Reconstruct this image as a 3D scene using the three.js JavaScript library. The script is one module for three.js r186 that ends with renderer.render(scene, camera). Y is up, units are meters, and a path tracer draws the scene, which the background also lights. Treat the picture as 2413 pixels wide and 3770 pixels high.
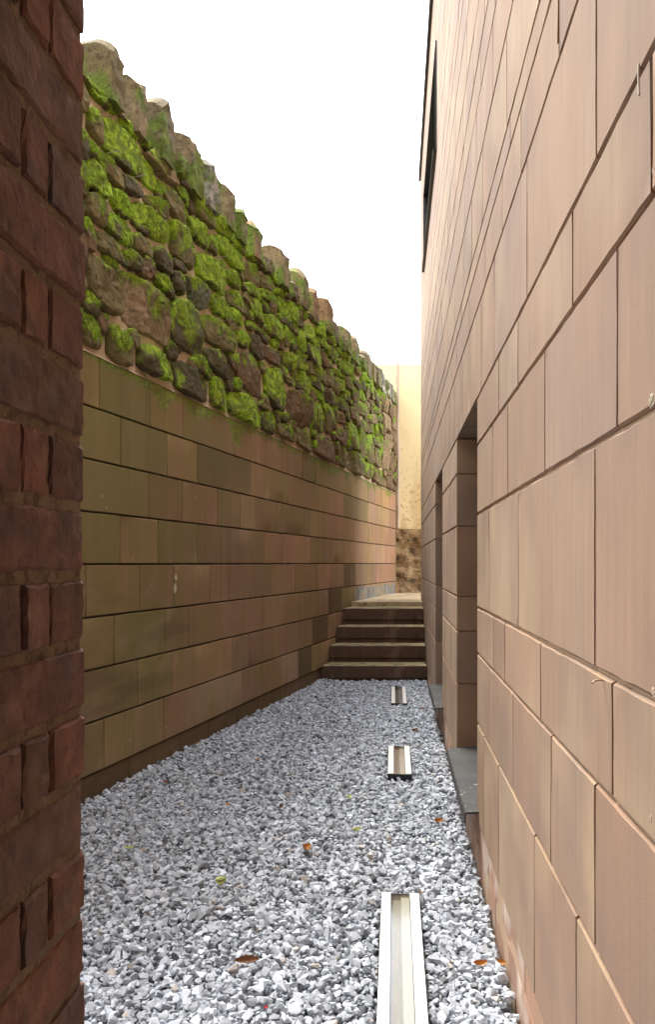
import * as THREE from 'three';
import { mergeGeometries, toCreasedNormals } from 'three/addons/utils/BufferGeometryUtils.js';
import { ConvexGeometry } from 'three/addons/geometries/ConvexGeometry.js';

// ------------------------------------------------------------------ camera, sky, sun, exposure
const EYE = 1.22;                                   // eye height above the gravel
const scene = new THREE.Scene();
const camera = new THREE.PerspectiveCamera(66.0, 656 / 1024, 0.05, 600);
camera.position.set(0, EYE, 0);
camera.lookAt(0, EYE, -10);
camera.setViewOffset(656, 1024, 0, -51.3, 656, 1024);   // shift lens: verticals stay vertical, horizon below the middle

const SKY = 1.0;
{
  const w = 64, h = 32, data = new Float32Array(w * h * 4);
  for (let j = 0; j < h; j++) for (let i = 0; i < w; i++) {
    const el = ((j + 0.5) / h - 0.5) * Math.PI;     // overcast: zenith brighter than horizon
    const s = el > 0 ? SKY * (0.62 + 0.38 * Math.sin(el)) : 0.25 * SKY;
    const k = (j * w + i) * 4;
    data[k] = s * 0.985; data[k + 1] = s; data[k + 2] = s * 1.04; data[k + 3] = 1;
  }
  const t = new THREE.DataTexture(data, w, h, THREE.RGBAFormat, THREE.FloatType);
  t.mapping = THREE.EquirectangularReflectionMapping; t.magFilter = THREE.LinearFilter; t.minFilter = THREE.LinearFilter;
  t.needsUpdate = true;
  scene.background = t; scene.environment = t;
}
const sun = new THREE.DirectionalLight(0xfff5e8, 1.05);
sun.position.set(-0.42 * 28, 1.5 * 28, -0.6 * 28 - 6);      // behind thin cloud, ahead and to the left, high up
sun.target.position.set(0, 0, -6);
sun.castShadow = true; sun.shadow.radius = 45;
Object.assign(sun.shadow.camera, { left: -14, right: 14, top: 14, bottom: -14, near: 1, far: 90 });
sun.shadow.mapSize.set(2048, 2048);
scene.add(sun, sun.target);

const renderer = new THREE.WebGLRenderer({ antialias: true });
renderer.toneMapping = THREE.LinearToneMapping;
renderer.toneMappingExposure = 6.1;
renderer.shadowMap.enabled = true;

// ------------------------------------------------------------------ helpers
function rng(seed) { let a = seed >>> 0; return () => { a = (a + 0x6D2B79F5) | 0; let t = Math.imul(a ^ (a >>> 15), 1 | a); t = (t + Math.imul(t ^ (t >>> 7), 61 | t)) ^ t; return ((t ^ (t >>> 14)) >>> 0) / 4294967296; }; }
function hash(i, j, s = 0) { let n = Math.imul(i | 0, 374761393) ^ Math.imul(j | 0, 668265263) ^ Math.imul(s | 0, 1274126177); n = Math.imul(n ^ (n >>> 13), 1274126177); return ((n ^ (n >>> 16)) >>> 0) / 4294967296; }
function vn(x, y, s = 0) {
  const i = Math.floor(x), j = Math.floor(y); let u = x - i, v = y - j;
  u = u * u * (3 - 2 * u); v = v * v * (3 - 2 * v);
  const a = hash(i, j, s), b = hash(i + 1, j, s), c = hash(i, j + 1, s), d = hash(i + 1, j + 1, s);
  return a + (b - a) * u + (c - a) * v + (a - b - c + d) * u * v;
}
function fbm(x, y, o = 4, s = 0) { let r = 0, a = 0.5, n = 0; for (let k = 0; k < o; k++) { r += a * vn(x, y, s + k * 17); n += a; a *= 0.5; x *= 2.03; y *= 2.03; } return r / n; }
// tiling noise: period p in lattice cells
function vnt(x, y, px, py, s) {
  const i = Math.floor(x), j = Math.floor(y); let u = x - i, v = y - j; u = u * u * (3 - 2 * u); v = v * v * (3 - 2 * v);
  const m = (a, p) => ((a % p) + p) % p, i0 = m(i, px), i1 = m(i + 1, px), j0 = m(j, py), j1 = m(j + 1, py);
  const a = hash(i0, j0, s), b = hash(i1, j0, s), c = hash(i0, j1, s), d = hash(i1, j1, s);
  return a + (b - a) * u + (c - a) * v + (a - b - c + d) * u * v;
}
function fbmt(u, v, px, py, o, s) { let r = 0, a = 0.5, n = 0; for (let k = 0; k < o; k++) { r += a * vnt(u * px, v * py, px, py, s + k * 31); n += a; a *= 0.55; px *= 2; py *= 2; } return r / n; }
const sst = (a, b, x) => { const t = Math.min(1, Math.max(0, (x - a) / (b - a))); return t * t * (3 - 2 * t); };
const clamp = (x, a = 0, b = 1) => Math.min(b, Math.max(a, x));
const lerp = (a, b, t) => a + (b - a) * t;
const mix3 = (a, b, t) => [lerp(a[0], b[0], t), lerp(a[1], b[1], t), lerp(a[2], b[2], t)];
const enc = (l) => { l = clamp(l); return Math.round(255 * (l <= 0.0031308 ? l * 12.92 : 1.055 * Math.pow(l, 1 / 2.4) - 0.055)); };
function colourTexture(w, h, f, repeat = true) {       // f(u, v) -> linear rgb
  const d = new Uint8Array(w * h * 4);
  for (let j = 0; j < h; j++) for (let i = 0; i < w; i++) { const c = f((i + 0.5) / w, (j + 0.5) / h), k = (j * w + i) * 4; d[k] = enc(c[0]); d[k + 1] = enc(c[1]); d[k + 2] = enc(c[2]); d[k + 3] = 255; }
  const t = new THREE.DataTexture(d, w, h); t.colorSpace = THREE.SRGBColorSpace; t.magFilter = THREE.LinearFilter; t.minFilter = THREE.LinearMipmapLinearFilter; t.generateMipmaps = true;
  if (repeat) t.wrapS = t.wrapT = THREE.RepeatWrapping;
  t.needsUpdate = true; return t;
}
function greyTexture(w, h, f) {
  const d = new Uint8Array(w * h * 4);
  for (let j = 0; j < h; j++) for (let i = 0; i < w; i++) { const c = Math.round(255 * clamp(f((i + 0.5) / w, (j + 0.5) / h))), k = (j * w + i) * 4; d[k] = d[k + 1] = d[k + 2] = c; d[k + 3] = 255; }
  const t = new THREE.DataTexture(d, w, h); t.magFilter = THREE.LinearFilter; t.minFilter = THREE.LinearMipmapLinearFilter; t.generateMipmaps = true;
  t.wrapS = t.wrapT = THREE.RepeatWrapping; t.needsUpdate = true; return t;
}
const taken = new Map();
function numbered(n) { const k = taken.get(n) || 0; taken.set(n, k + 1); return k ? n + '_' + String(k).padStart(3, '0') : n; }
function thing(name, label, category, pos = [0, 0, 0], turn = 0, group) {
  const o = new THREE.Group(); o.name = numbered(name); o.position.set(...pos); o.rotation.y = turn;
  o.userData = { label, category }; if (group) o.userData.group = group; scene.add(o); return o;
}
function part(name, geo, mat, parent) { const m = new THREE.Mesh(geo, mat); m.name = name; m.castShadow = m.receiveShadow = true; parent.add(m); return m; }
function struct(name, geo, mat, label) { const m = part(name, geo, mat, scene); m.userData = { kind: 'structure', label, category: 'ground' }; return m; }
function paint(geo, f) {      // vertex colours from position
  const p = geo.attributes.position, c = new Float32Array(p.count * 3);
  for (let i = 0; i < p.count; i++) { const k = f(p.getX(i), p.getY(i), p.getZ(i)); c[i * 3] = k[0]; c[i * 3 + 1] = k[1]; c[i * 3 + 2] = k[2]; }
  geo.setAttribute('color', new THREE.BufferAttribute(c, 3)); return geo;
}
function box(x0, x1, y0, y1, z0, z1) { const g = new THREE.BoxGeometry(x1 - x0, y1 - y0, z1 - z0); g.translate((x0 + x1) / 2, (y0 + y1) / 2, (z0 + z1) / 2); return g; }
// dressed block: front face on +z with chamfered arrises, grid of nx * ny cells on the face
function block(x0, x1, y0, y1, zf, zb, o) {
  const { cx = 0.003, cy = 0.004, dz = 0.004, cell = 0.08, jag = 0.0008, seed = 1, colour, uvo = [0, 0], uvs = 1, bow = 0 } = o;
  const nx = Math.max(1, Math.min(14, Math.round((x1 - x0) / cell))), ny = Math.max(1, Math.min(8, Math.round((y1 - y0) / cell)));
  const xs = [[x0, 2], [x0, 1]], ys = [[y0, 2], [y0, 1]];
  for (let i = 0; i <= nx; i++) xs.push([lerp(x0 + cx, x1 - cx, i / nx), 0]); xs.push([x1, 1], [x1, 2]);
  for (let i = 0; i <= ny; i++) ys.push([lerp(y0 + cy, y1 - cy, i / ny), 0]); ys.push([y1, 1], [y1, 2]);
  const P = [], UV = [], I = [], W = xs.length, Hh = ys.length;
  for (let j = 0; j < Hh; j++) for (let i = 0; i < W; i++) {
    let [x, a] = xs[i], [y, b] = ys[j]; const k = Math.max(a, b);
    let z = k === 2 ? zb : k === 1 ? zf - dz : zf;
    if (k === 1) z -= dz * 0.7 * (hash(i, j, seed) - 0.3);
    if (k < 2 && jag) {
      if (i <= 2 || i >= W - 3) x += jag * 2 * (hash(i, j, seed + 5) - 0.5) * (k === 0 ? 1.6 : 1);
      if (j <= 2 || j >= Hh - 3) y += jag * 2 * (hash(i, j, seed + 9) - 0.5) * (k === 0 ? 1.6 : 1);
    }
    if (k === 0 && bow) z += bow * (vn(x * 7, y * 7, seed) - 0.5);
    P.push(x, y, z); UV.push((x + uvo[0]) * uvs, (y + uvo[1] + (k === 2 ? zf - zb : 0)) * uvs);
  }
  for (let j = 0; j < Hh - 1; j++) for (let i = 0; i < W - 1; i++) {
    if ((i === 0 || i === W - 2) && (j === 0 || j === Hh - 2)) continue;
    const a = j * W + i; I.push(a, a + 1, a + W + 1, a, a + W + 1, a + W);
  }
  let g = new THREE.BufferGeometry(); g.setAttribute('position', new THREE.Float32BufferAttribute(P, 3)); g.setAttribute('uv', new THREE.Float32BufferAttribute(UV, 2)); g.setIndex(I);
  g = toCreasedNormals(g, 0.5);
  if (colour) paint(g, colour);
  return g;
}
const std = (o) => new THREE.MeshStandardMaterial(Object.assign({ roughness: 0.9, metalness: 0 }, o));

// ------------------------------------------------------------------ textures
// sawn sandstone: vertical dragging marks and fine grain (values around 1, multiplied with block colours)
const sandMap = colourTexture(1024, 1024, (u, v) => {
  const s1 = fbmt(u, v, 48, 3, 3, 11), s2 = fbmt(u, v, 160, 5, 2, 77), b = fbmt(u, v, 5, 4, 4, 5), g = vnt(u * 512, v * 512, 512, 512, 3);
  const k = 0.80 + 0.15 * (s1 - 0.5) + 0.10 * (s2 - 0.5) + 0.22 * (b - 0.5) + 0.06 * (g - 0.5);
  const p = fbmt(u, v, 9, 2, 3, 201) - 0.5;
  const spot = vnt(u * 60, v * 60, 60, 60, 909) > 0.972 ? 0.8 : 1;
  return [k * (1 + 0.07 * p) * spot, k * spot, k * (1 - 0.08 * p) * spot];
});
const sandBump = greyTexture(1024, 1024, (u, v) => 0.5 + 0.4 * (fbmt(u, v, 70, 24, 4, 41) - 0.5) + 0.25 * (vnt(u * 400, v * 400, 400, 400, 8) - 0.5) + 0.3 * (fbmt(u, v, 6, 6, 3, 15) - 0.5));
const rubMap = colourTexture(512, 512, (u, v) => {
  const k = 0.75 + 0.5 * (fbmt(u, v, 14, 14, 5, 61) - 0.5) + 0.25 * (vnt(u * 128, v * 128, 128, 128, 6) - 0.5);
  const d = fbmt(u, v, 22, 22, 3, 99) > 0.63 ? 0.62 : 1; return [k * d, k * d, k * d * 0.97];
});
const rubBump = greyTexture(512, 512, (u, v) => fbmt(u, v, 12, 12, 5, 61));
const brickMap = colourTexture(512, 512, (u, v) => {
  const k = 0.72 + 0.7 * (fbmt(u, v, 8, 8, 5, 161) - 0.5) + 0.2 * (vnt(u * 180, v * 180, 180, 180, 16) - 0.5);
  const w = sst(0.6, 0.74, fbmt(u, v, 5, 7, 4, 321)), d = sst(0.62, 0.72, fbmt(u, v, 16, 12, 3, 421));
  let c = mix3([k, k, k], [k * 1.25, k * 1.5, k * 1.6], w * 0.7); return mix3(c, [k * 0.4, k * 0.4, k * 0.42], d * 0.4);
});
const brickBump = greyTexture(512, 512, (u, v) => 0.6 * fbmt(u, v, 24, 24, 4, 51) + 0.4 * fbmt(u, v, 6, 6, 4, 52));

// ------------------------------------------------------------------ ground and frames of the two long walls
const ML = 0.2776, XL = -2.344, KL = Math.hypot(1, ML);     // left wall  X = XL + ML * depth
const MR = 0.0852, XR = 0.336, KR = Math.hypot(1, MR);      // right wall X = XR + MR * depth
const leftX = (d) => XL + ML * d, rightX = (d) => XR + MR * d;
const TURN_L = Math.atan2(1, ML), TURN_R = Math.atan2(-1, -MR);

const groundGeo = new THREE.PlaneGeometry(300, 300); groundGeo.rotateX(-Math.PI / 2); groundGeo.translate(0, -0.16, 0);
struct('ground', groundGeo, std({ color: new THREE.Color().setRGB(0.12, 0.10, 0.085), roughness: 1 }), 'bare brown earth under the gravel and round the walls');

// ------------------------------------------------------------------ left: ashlar wall
const DL0 = 2.6, DL1 = 12.3;
const lx = (d) => d * KL;
const ashW = lx(DL1) - lx(DL0), ashH = 2.5;
const courseL = [1.08, 0.807, 0.535, 0.265, -0.005, -0.278, -0.55, -0.82, -1.09, -1.36];
const pxL = (x) => -XL / (ML - (x - 1206) / 2900);           // depth on the left wall seen in a picture column of the survey
const jl = [
  [148, 467, 675, 1000, 1162, 1297, 1430, 1512].map((x) => 280 + x / 1.711).concat([1163, 1250, 1291, 1354, 1380, 1407]),
  [282, 573, 765, 1097, 1213, 1340, 1525].map((x) => 280 + x / 1.711).concat([1266, 1354, 1389, 1436]),
  [460, 670, 890, 1035, 1130, 1268, 1470].map((x) => 280 + x / 1.711).concat([1223, 1300, 1358, 1427]),
  [277, 518, 762, 1093, 1183, 1313, 1480].map((x) => 280 + x / 1.711).concat([1230, 1290, 1361, 1420]),
  [400, 618, 845, 960, 1130, 1238, 1378].map((x) => 280 + x / 1.711).concat([1170, 1223, 1268, 1309, 1384, 1434]),
  [562, 710, 1055, 1180, 1312, 1450].map((x) => 280 + x / 1.711).concat([1209, 1259, 1340]),
  [387, 607, 985, 1087, 1235, 1380].map((x) => 280 + x / 1.711).concat([1150, 1209]),
  [548, 697, 1048, 1173, 1293].map((x) => 280 + x / 1.711).concat([1098, 1149]),
  [337, 663, 843, 1020, 1153, 1237, 1360].map((x) => 280 + x / 1.711).concat([1130]),
].map((a) => a.map(pxL).filter((d) => d < DL1 - 0.1).sort((a, b) => a - b));
const darkBlocks = [[4, 9.15, 9.69], [5, 8.47, 9.05], [6, 7.89, 8.48], [7, 7.3, 7.9]];  // blocks in a darker tone, stepping down beside the stairs

const ashMap = colourTexture(2048, 512, (u, v) => {
  const x = lx(DL0) + u * ashW, y = -1.4 + v * ashH, d = x / KL;
  const st = 0.4 * vn(x * 16, y * 0.9, 1) + 0.35 * vn(x * 42, y * 1.5, 2) + 0.25 * vn(x * 95, y * 2.5, 3);
  const bl = fbm(x * 1.6, y * 2.2, 4, 9), pk = fbm(x * 3.1, y * 1.1, 3, 21);
  let c = mix3([0.33, 0.225, 0.105], [0.345, 0.213, 0.132], sst(0.35, 0.65, pk));
  const gr = 0.93 + 0.14 * hash(Math.floor(u * 2048), Math.floor(v * 512), 4);
  c = c.map((k) => k * (0.66 + 0.56 * st) * (0.8 + 0.4 * bl) * gr);
  // algae film: streaks and patches, as they lie on the wall
  const where = 0.58 * sst(8.2, 4.6, d) + 0.36 * sst(0.2, 0.9, y) * sst(11.0, 8.6, d) - 0.22 * sst(-0.2, -0.9, y);
  const al = sst(0.42, 0.78, 0.55 * st + 0.45 * fbm(x * 1.1 + 4, y * 0.8, 4, 33) + 0.46 * where - 0.10);
  c = mix3(c, [0.14, 0.128, 0.028], al * 0.66);
  // dark wash marks
  const wd = sst(0.55, 0.72, fbm(x * 1.4, y * 7, 4, 44)) * sst(0.1, -0.4, y) * sst(6.5, 4.6, d);
  c = mix3(c, [0.11, 0.075, 0.04], wd * 0.4);
  // pale wipe marks on the lower courses
  const wp = sst(0.6, 0.74, fbm(x * 2.2 + 9, y * 3.4, 4, 54)) * sst(0.3, -0.3, y);
  c = mix3(c, [0.42, 0.32, 0.25], wp * 0.18);
  // moss growing down from the ledge, ragged lower outline
  const reach = 0.015 + 0.17 * Math.pow(fbm(x * 2.4, 3, 3, 71), 2.2) * (d < 10.5 ? 1 : 0.2) + 0.07 * sst(0.6, 0.8, vn(x * 5, 1, 72));
  const ms = sst(-0.02, 0.03, reach - (1.08 - y) + 0.05 * (fbm(x * 40, y * 25, 3, 73) - 0.5));
  const mg = fbm(x * 60, y * 60, 3, 81);
  c = mix3(c, mix3([0.07, 0.11, 0.012], [0.19, 0.27, 0.03], sst(0.3, 0.7, mg)), ms * (mg > 0.36 ? 0.85 : 0.3));
  // pale grit specks and two paint dabs
  if (hash(Math.floor(u * 700), Math.floor(v * 170), 6) > 0.9988) c = mix3(c, [0.42, 0.37, 0.25], 0.6);
  for (const [dd, yy, r] of [[4.985, -0.088, 0.016], [4.975, -0.16, 0.024]]) { const q = Math.hypot(x - dd * KL, (y - yy) * 0.8) / r; c = mix3(c, [0.62, 0.6, 0.55], 0.8 * sst(1.2, 0.6, q + 0.5 * (vn(x * 90, y * 90, 8) - 0.5))); }
  return c;
}, false);
const ashMat = std({ map: ashMap, vertexColors: true, bumpMap: sandBump, bumpScale: 0.0012, roughness: 0.88 });
{
  const wall = thing('ashlar_retaining_wall', 'smooth olive brown sandstone block wall with green algae, under the mossy rubble', 'wall', [XL, EYE, 0], TURN_L);
  const mortarMat = std({ color: new THREE.Color().setRGB(0.05, 0.036, 0.022), roughness: 1 });
  part('mortar_core', box(lx(DL0), lx(DL1) - 0.004, -1.4, 1.07, -0.5, -0.012), mortarMat, wall);
  const tints = [[1, 1, 1], [1.07, 0.96, 0.95], [0.92, 0.96, 0.86], [1.1, 1.04, 0.97], [0.9, 0.9, 0.82], [1.06, 0.95, 0.96], [0.84, 0.9, 0.74], [1.04, 0.98, 0.9]];
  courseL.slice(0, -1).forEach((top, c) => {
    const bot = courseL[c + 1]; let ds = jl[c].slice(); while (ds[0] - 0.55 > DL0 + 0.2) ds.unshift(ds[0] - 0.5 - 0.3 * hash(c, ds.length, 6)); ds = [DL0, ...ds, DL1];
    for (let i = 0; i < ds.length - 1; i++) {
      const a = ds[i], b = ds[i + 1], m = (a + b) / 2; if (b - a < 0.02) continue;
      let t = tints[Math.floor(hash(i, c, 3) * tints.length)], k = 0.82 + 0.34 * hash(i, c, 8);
      if (darkBlocks.some(([q, u, v]) => q === c && m > u && m < v)) { k = 0.5; t = [0.95, 0.9, 0.75]; }
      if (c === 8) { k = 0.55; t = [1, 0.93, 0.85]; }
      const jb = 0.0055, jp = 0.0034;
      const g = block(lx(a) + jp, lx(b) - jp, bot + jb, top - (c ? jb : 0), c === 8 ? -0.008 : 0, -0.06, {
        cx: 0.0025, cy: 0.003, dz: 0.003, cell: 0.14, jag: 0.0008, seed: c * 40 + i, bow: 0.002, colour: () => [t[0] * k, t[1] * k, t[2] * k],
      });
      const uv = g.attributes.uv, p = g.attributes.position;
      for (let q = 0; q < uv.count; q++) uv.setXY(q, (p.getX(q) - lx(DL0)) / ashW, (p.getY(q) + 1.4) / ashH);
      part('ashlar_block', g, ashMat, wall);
    }
  });
  // torn grey dampproof strip above the landing
  const strip = new THREE.PlaneGeometry(1, 1, 90, 12), sp = strip.attributes.position, P0 = lx(9.62), P1 = lx(12.2);
  const cs = new Float32Array(sp.count * 3);
  for (let i = 0; i < sp.count; i++) {
    const u = sp.getX(i) + 0.5, v = sp.getY(i) + 0.5, x = lerp(P0, P1, u);
    const y = lerp(-0.462, -0.285 - 0.02 * vn(x * 9, 1, 5) - 0.015 * vn(x * 40, 1, 6), v); sp.setXYZ(i, x, y, 0.004 + 0.004 * vn(x * 20, y * 20, 4));
    const n = fbm(x * 28, y * 4, 3, 12); let c = mix3([0.10, 0.097, 0.092], [0.24, 0.23, 0.21], sst(0.35, 0.62, n)); c = mix3(c, [0.3, 0.22, 0.1], sst(0.58, 0.68, fbm(x * 12, y * 16, 3, 15)));
    cs.set(c, i * 3);
  }
  strip.setAttribute('color', new THREE.BufferAttribute(cs, 3)); strip.computeVertexNormals();
  const sm = part('damp_proof_strip', strip, std({ vertexColors: true, roughness: 0.7, side: THREE.DoubleSide }), wall); sm.userData.label = 'torn grey dampproof strip along the wall foot above the landing';
}

// ------------------------------------------------------------------ left: mossy rubble wall on top of the ashlar
// outlines of the stones, surveyed in four enlargements [origin x, origin y, scale]
const Z = { a: [300, 100, 2.567], b: [300, 700, 2.567], c: [800, 800, 2.2], d: [1000, 1300, 2.2], e: [280, 1250, 1.711] };
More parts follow.
